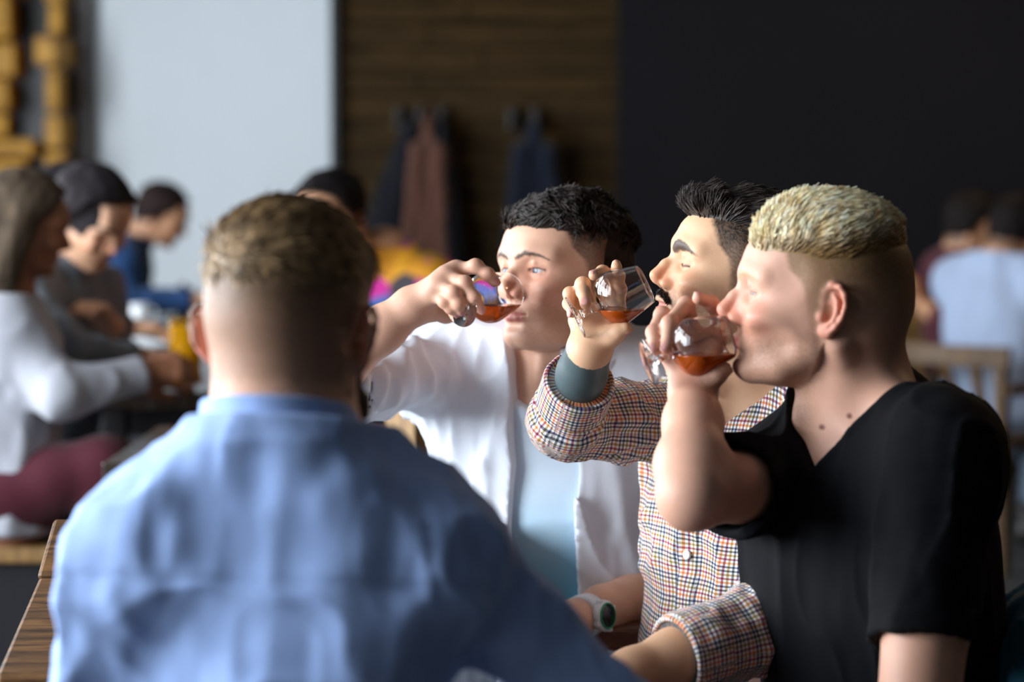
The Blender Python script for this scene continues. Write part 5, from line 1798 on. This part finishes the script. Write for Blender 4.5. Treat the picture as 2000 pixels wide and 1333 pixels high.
# empty armchair at the left end of the front table: broad flat arm and upright back board
ec = empty('wooden_chair', (-.80, 3.25, 0), 'empty brown wooden armchair with broad grained arms left of the front table', 'chair', 'wooden chairs')
def quad_board(name, a, b, wa, wb, th, mat, parent):
    """flat tapered board from a to b, widths along x"""
    a, b = np.asarray(a, float), np.asarray(b, float)
    n = unit(np.cross(b - a, V(1, 0, 0))); n = n if n[2] > -.2 else -n
    vs = []
    for s in (0, -th):
        for p_, w_ in ((a, wa), (b, wb)):
            vs += [p_ + V(-w_ / 2, 0, 0) + n * s, p_ + V(w_ / 2, 0, 0) + n * s]
    v = [vs[0], vs[1], vs[3], vs[2], vs[4], vs[5], vs[7], vs[6]]
    return mesh_obj(name, v, [(0, 1, 2, 3), (7, 6, 5, 4), (0, 4, 5, 1), (1, 5, 6, 2), (2, 6, 7, 3), (3, 7, 4, 0)], mat, parent, False, bevel=.006)
A0, A1 = at(60, 1318, 2.92), at(128, 1128, 3.32)
quad_board('armrest', A0, A1, .085, .075, .030, MAT['chair_wood'], ec)
B0, B1 = at(118, 1126, 3.33), at(150, 1012, 3.40)
quad_board('back_board', B0, B1, .066, .066, .026, MAT['chair_wood'], ec)
bar('leg', V(A0[0], A0[1] + .04, 0), A0 + V(0, .04, -.03), .045, .045, MAT['chair_wood'], ec, (1, 0, 0))
bar('leg', V(B1[0], B1[1] + .03, 0), B1 + V(0, .02, -.02), .045, .045, MAT['chair_wood'], ec, (1, 0, 0))
box('seat', (A0[0] + .27, 3.2, .43), (.46, .46, .035), MAT['chair_wood'], ec)
for s in (2.98, 3.42): bar('leg', V(A0[0] + .46, s, 0), V(A0[0] + .46, s, .42), .045, .045, MAT['chair_wood'], ec, (1, 0, 0))

# bench with a dark cushion at the far left
bn = empty('bench', (-1.45, 5.6, 0), 'dark cushioned bench with a wooden edge under the woman in white', 'bench')
box('seat_board', (-1.42, 5.62, .44), (.92, .62, .035), MAT['oak'], bn, None, .006)
box('cushion', (-1.42, 5.66, .487), (.88, .50, .06), MAT['navy'], bn, None, .02)
for sx in (-1.82, -1.02):
    for sy in (5.38, 5.86): box('leg', (sx, sy, .21), (.05, .05, .42), MAT['black_metal'], bn)
box('side_panel', (-1.42, 5.34, .30), (.90, .02, .24), MAT['dark_cloth'], bn)

# jacket over the blond man's chair back
def jacket(P):
    c = at(1990, 1300, 2.92)
    d = ell(P, c + V(.05, .03, -.02), (.085, .16, .115))
    d = smin(d, ell(P, c + V(.06, .02, -.16), (.07, .15, .16)), .05)
    return d + folds(P, (18, 18, 8), 151, -.012, 2.2)
cj = at(1990, 1300, 2.92)
prop(cloth_obj('jacket', jacket, cj - .4, cj + .4, .007, MAT['teal'], None), 'teal blue jacket draped behind the blond man\'s back', 'jacket')

# ------------------------------------------------------------------ coats on the plank wall
def coat(px, py_top, py_bot, half_px, mat, label, shift=0.0, seed=0, sleeves=True, d=10.42):
    t, b_ = at(px, py_top, d), at(px + shift, py_bot, d)
    hw = half_px / FPX * d; H = t[2] - b_[2]
    root = empty('coat', t, label, 'coat', 'coats on the plank wall')
    def body(P):
        q = P - t.astype(F32); k = np.clip(-q[:, 2] / H, 0, 1)
        cx = (b_[0] - t[0]) * k; w = hw * (.22 + .78 * k ** .7); dp = .05 + .04 * k
        e = np.sqrt(((q[:, 0] - cx) / w) ** 2 + (q[:, 1] / dp) ** 2) - 1
        dd = e * np.minimum(w, dp) * .8 + folds(P, (24, 24, 3), 160 + seed, -.014, 2)
        return smax(smax(dd, q[:, 2], .03), -q[:, 2] - F32(H), .02)
    cloth_obj('coat_body', body, b_ - V(hw + .1, .16, .05), t + V(hw + .1, .16, .05), .011, mat, root)
    if sleeves:
        for s in (1, -1):
            a = t + V(s * hw * .55 + (b_[0] - t[0]) * .25, -.04, -H * .22); c = t + V(s * hw * .95 + (b_[0] - t[0]) * .7, -.06, -H * .86)
            f = lambda P, a=a, c=c: cap(P, a, c, .045, .036) + folds(P, (20, 20, 12), 170 + seed, -.008)
            cloth_obj('sleeve', f, np.minimum(a, c) - .08, np.maximum(a, c) + .08, .011, mat, root)
    lathe('loop', [(0, 0), (.008, 0), (.008, .05), (0, .05)], t + V(0, .02, -.02), V(0, 0, 1), mat, root, 8)
    return root

MAT['coat_black'] = weave_cloth('black_blue_coat', (.004, .005, .009), .2)
MAT['coat_brown'] = weave_cloth('rosy_brown_coat', (.115, .05, .034), .25)
MAT['coat_navy'] = weave_cloth('dark_navy_coat', (.005, .008, .018), .2)
coat(806, 238, 520, 62, MAT['coat_black'], 'black coat hanging left on the plank wall', shift=-52, seed=1, sleeves=False)
coat(838, 226, 545, 34, MAT['coat_brown'], 'rosy brown coat hanging in the middle of the plank wall', shift=-12, seed=2)
coat(866, 240, 540, 30, MAT['coat_black'], 'black coat hanging just right of the rosy brown coat', shift=12, seed=3, sleeves=False)
coat(1046, 236, 520, 46, MAT['coat_navy'], 'dark navy coat hanging alone at the right of the plank wall', shift=-6, seed=4)
for px, lb in ((778, 'first black coat hook from the white wall'), (820, 'second black coat hook from the white wall'), (862, 'third black coat hook from the white wall'), (1000, 'empty black coat hook left of the navy coat'), (1046, 'black coat hook above the navy coat')):
    p_ = at(px, 232, 10.5)
    hk = empty('coat_hook', p_, lb, 'hook', 'coat hooks on the plank wall')
    box('plate', p_ + V(0, .03, 0), (.03, .05, .10), MAT['black_metal'], hk)
    tube('peg', [p_ + V(0, .01, -.02), p_ + V(0, -.05, -.02), p_ + V(0, -.075, .01)], .010, MAT['black_metal'], hk, 8)

# ------------------------------------------------------------------ small things on the tables
wb = empty('wooden_box', at(818, 868, 4.58), 'small open honey wood box on the dark table behind the white shirt', 'box')
c_ = at(820, 868, 4.60); c_[2] = .75
Rb = rotz(math.radians(38))
for dx, dy, sx, sy in ((-.042, 0, .010, .094), (.042, 0, .010, .094), (0, -.042, .076, .010), (0, .042, .076, .010)):
    box('side', c_ + Rb @ V(dx, dy, .065), (sx, sy, .13), MAT['oak'], wb, Rb, .002)
box('bottom', c_ + V(0, 0, .006), (.08, .08, .010), MAT['oak'], wb, Rb, .001)

MAT['china'] = plain('white_china', (.78, .80, .82), .2)
def dish(p, r, label, hgt=.018):
    root = empty('plate', p, label, 'plate')
    lathe('dish', [(0, .003), (r * .55, .003), (r * .62, 0), (r * .66, .003), (r * .95, hgt * .9), (r, hgt), (r * .97, hgt + .002), (r * .62, .008), (0, .007)], p, V(0, 0, 1), MAT['china'], root, 48)
    return root
q_ = at(866, 1250, 2.69); q_[2] = .75
dish(q_, .055, 'small white plate on the grey front table beside the blue sleeve')
q_ = at(700, 882, 4.62); q_[2] = .75
dish(q_, .085, 'white plate on the dark table behind the blue linen shoulder', .02)

# amber beer held by the woman
bg_ = at(363, 748, 5.60)
br = empty('beer_glass', bg_, 'tall glass of bright orange beer in the woman\'s hand', 'glass')
lathe('tumbler', [(0, 0), (.030, 0), (.033, .004), (.035, .06), (.040, .15), (.0375, .15), (.0325, .06), (.029, .010), (0, .010)], bg_, V(0, 0, 1), MAT['glass'], br, 40)
m = Nodes('orange_beer'); m.set(Base_Color=(1.0, .46, .01), Roughness=.15, Transmission_Weight=.45, IOR=1.1); MAT['beer'] = m.mat
lathe('beer', [(0, .0045), (.0335, .0045), (.0354, .06), (.0394, .135), (0, .135)], bg_, V(0, 0, 1), MAT['beer'], br, 40)

# tray, cup and mill
t_ = at(268, 672, 7.9); t_[2] = .75
tr = empty('tray', t_, 'white serving tray with a blue napkin on the long dark table', 'tray')
box('tray_base', t_ + V(0, 0, .008), (.34, .42, .012), MAT['china'], tr, None, .004)
for sx in (-.17, .17): box('rim', t_ + V(sx, 0, .02), (.012, .42, .03), MAT['china'], tr, None, .003)
for sy in (-.21, .21): box('rim', t_ + V(0, sy, .02), (.34, .012, .03), MAT['china'], tr, None, .003)
np_ = box('napkin', t_ + V(.08, -.06, .045), (.17, .24, .05), MAT['teal'], None, rotz(.2), .01)
prop(np_, 'folded deep blue napkin lying on the white tray', 'napkin')
cp = at(272, 622, 9.05); cp[2] = .75
cu = empty('cup', cp, 'small white cup on the table of the man in navy', 'cup')
lathe('cup_body', [(0, 0), (.025, 0), (.034, .02), (.040, .07), (.037, .07), (.031, .02), (0, .008)], cp, V(0, 0, 1), MAT['china'], cu, 32)
tube('handle', [cp + V(.038, 0, .055), cp + V(.06, 0, .05), cp + V(.06, 0, .025), cp + V(.034, 0, .02)], .005, MAT['china'], cu, 8)
pm = at(358, 606, 9.4); pm[2] = .75
lo_ = lathe('pepper_mill', [(0, 0), (.026, 0), (.028, .02), (.018, .06), (.022, .09), (.016, .10), (.020, .115), (.012, .135), (0, .137)], pm, V(0, 0, 1), MAT['black_metal'], None, 24)
prop(lo_, 'small black pepper mill on the far table by the white wall', 'mill')

# ------------------------------------------------------------------ pendant lamps added out of view as warm fill from the right
MAT['lamp_metal'] = plain('dark_lamp_metal', (.02, .02, .022), .4)
m = Nodes('warm_bulb'); m.set(Base_Color=(1, .8, .55), Emission_Color=(1.0, .62, .30)); m.bsdf.inputs['Emission Strength'].default_value = 6; MAT['bulb'] = m.mat
for x, y, lb in ((2.1, 4.3, 'nearest added fill lamp hanging unseen over the right side'), (1.9, 6.6, 'middle added fill lamp hanging unseen over the right side'), (1.9, 9.0, 'farthest added fill lamp hanging unseen over the right side')):
    q_ = V(x, y, 2.25)
    lp = empty('fill_pendant', q_, lb, 'lamp', 'added fill lamps')
    tube('cord', [q_ + V(0, 0, .16), V(x, y, 3.3)], .006, MAT['lamp_metal'], lp, 8)
    lathe('shade', [(.018, .17), (.03, .15), (.09, .06), (.15, 0), (.146, 0), (.085, .057), (.028, .143), (.016, .16)], q_, V(0, 0, 1), MAT['lamp_metal'], lp, 32)
    lathe('bulb', [(0, .0), (.022, .006), (.032, .03), (.026, .06), (.014, .09), (0, .10)], q_ + V(0, 0, .03), V(0, 0, 1), MAT['bulb'], lp, 20)
    l_ = bpy.data.lights.new('pendant_fill', 'POINT'); l_.energy = 14; l_.color = (1.0, .66, .36); l_.shadow_soft_size = .06
    lo_ = bpy.data.objects.new('pendant_fill', l_); COL.objects.link(lo_); lo_.parent = lp; lo_.location = (0, 0, -.03)
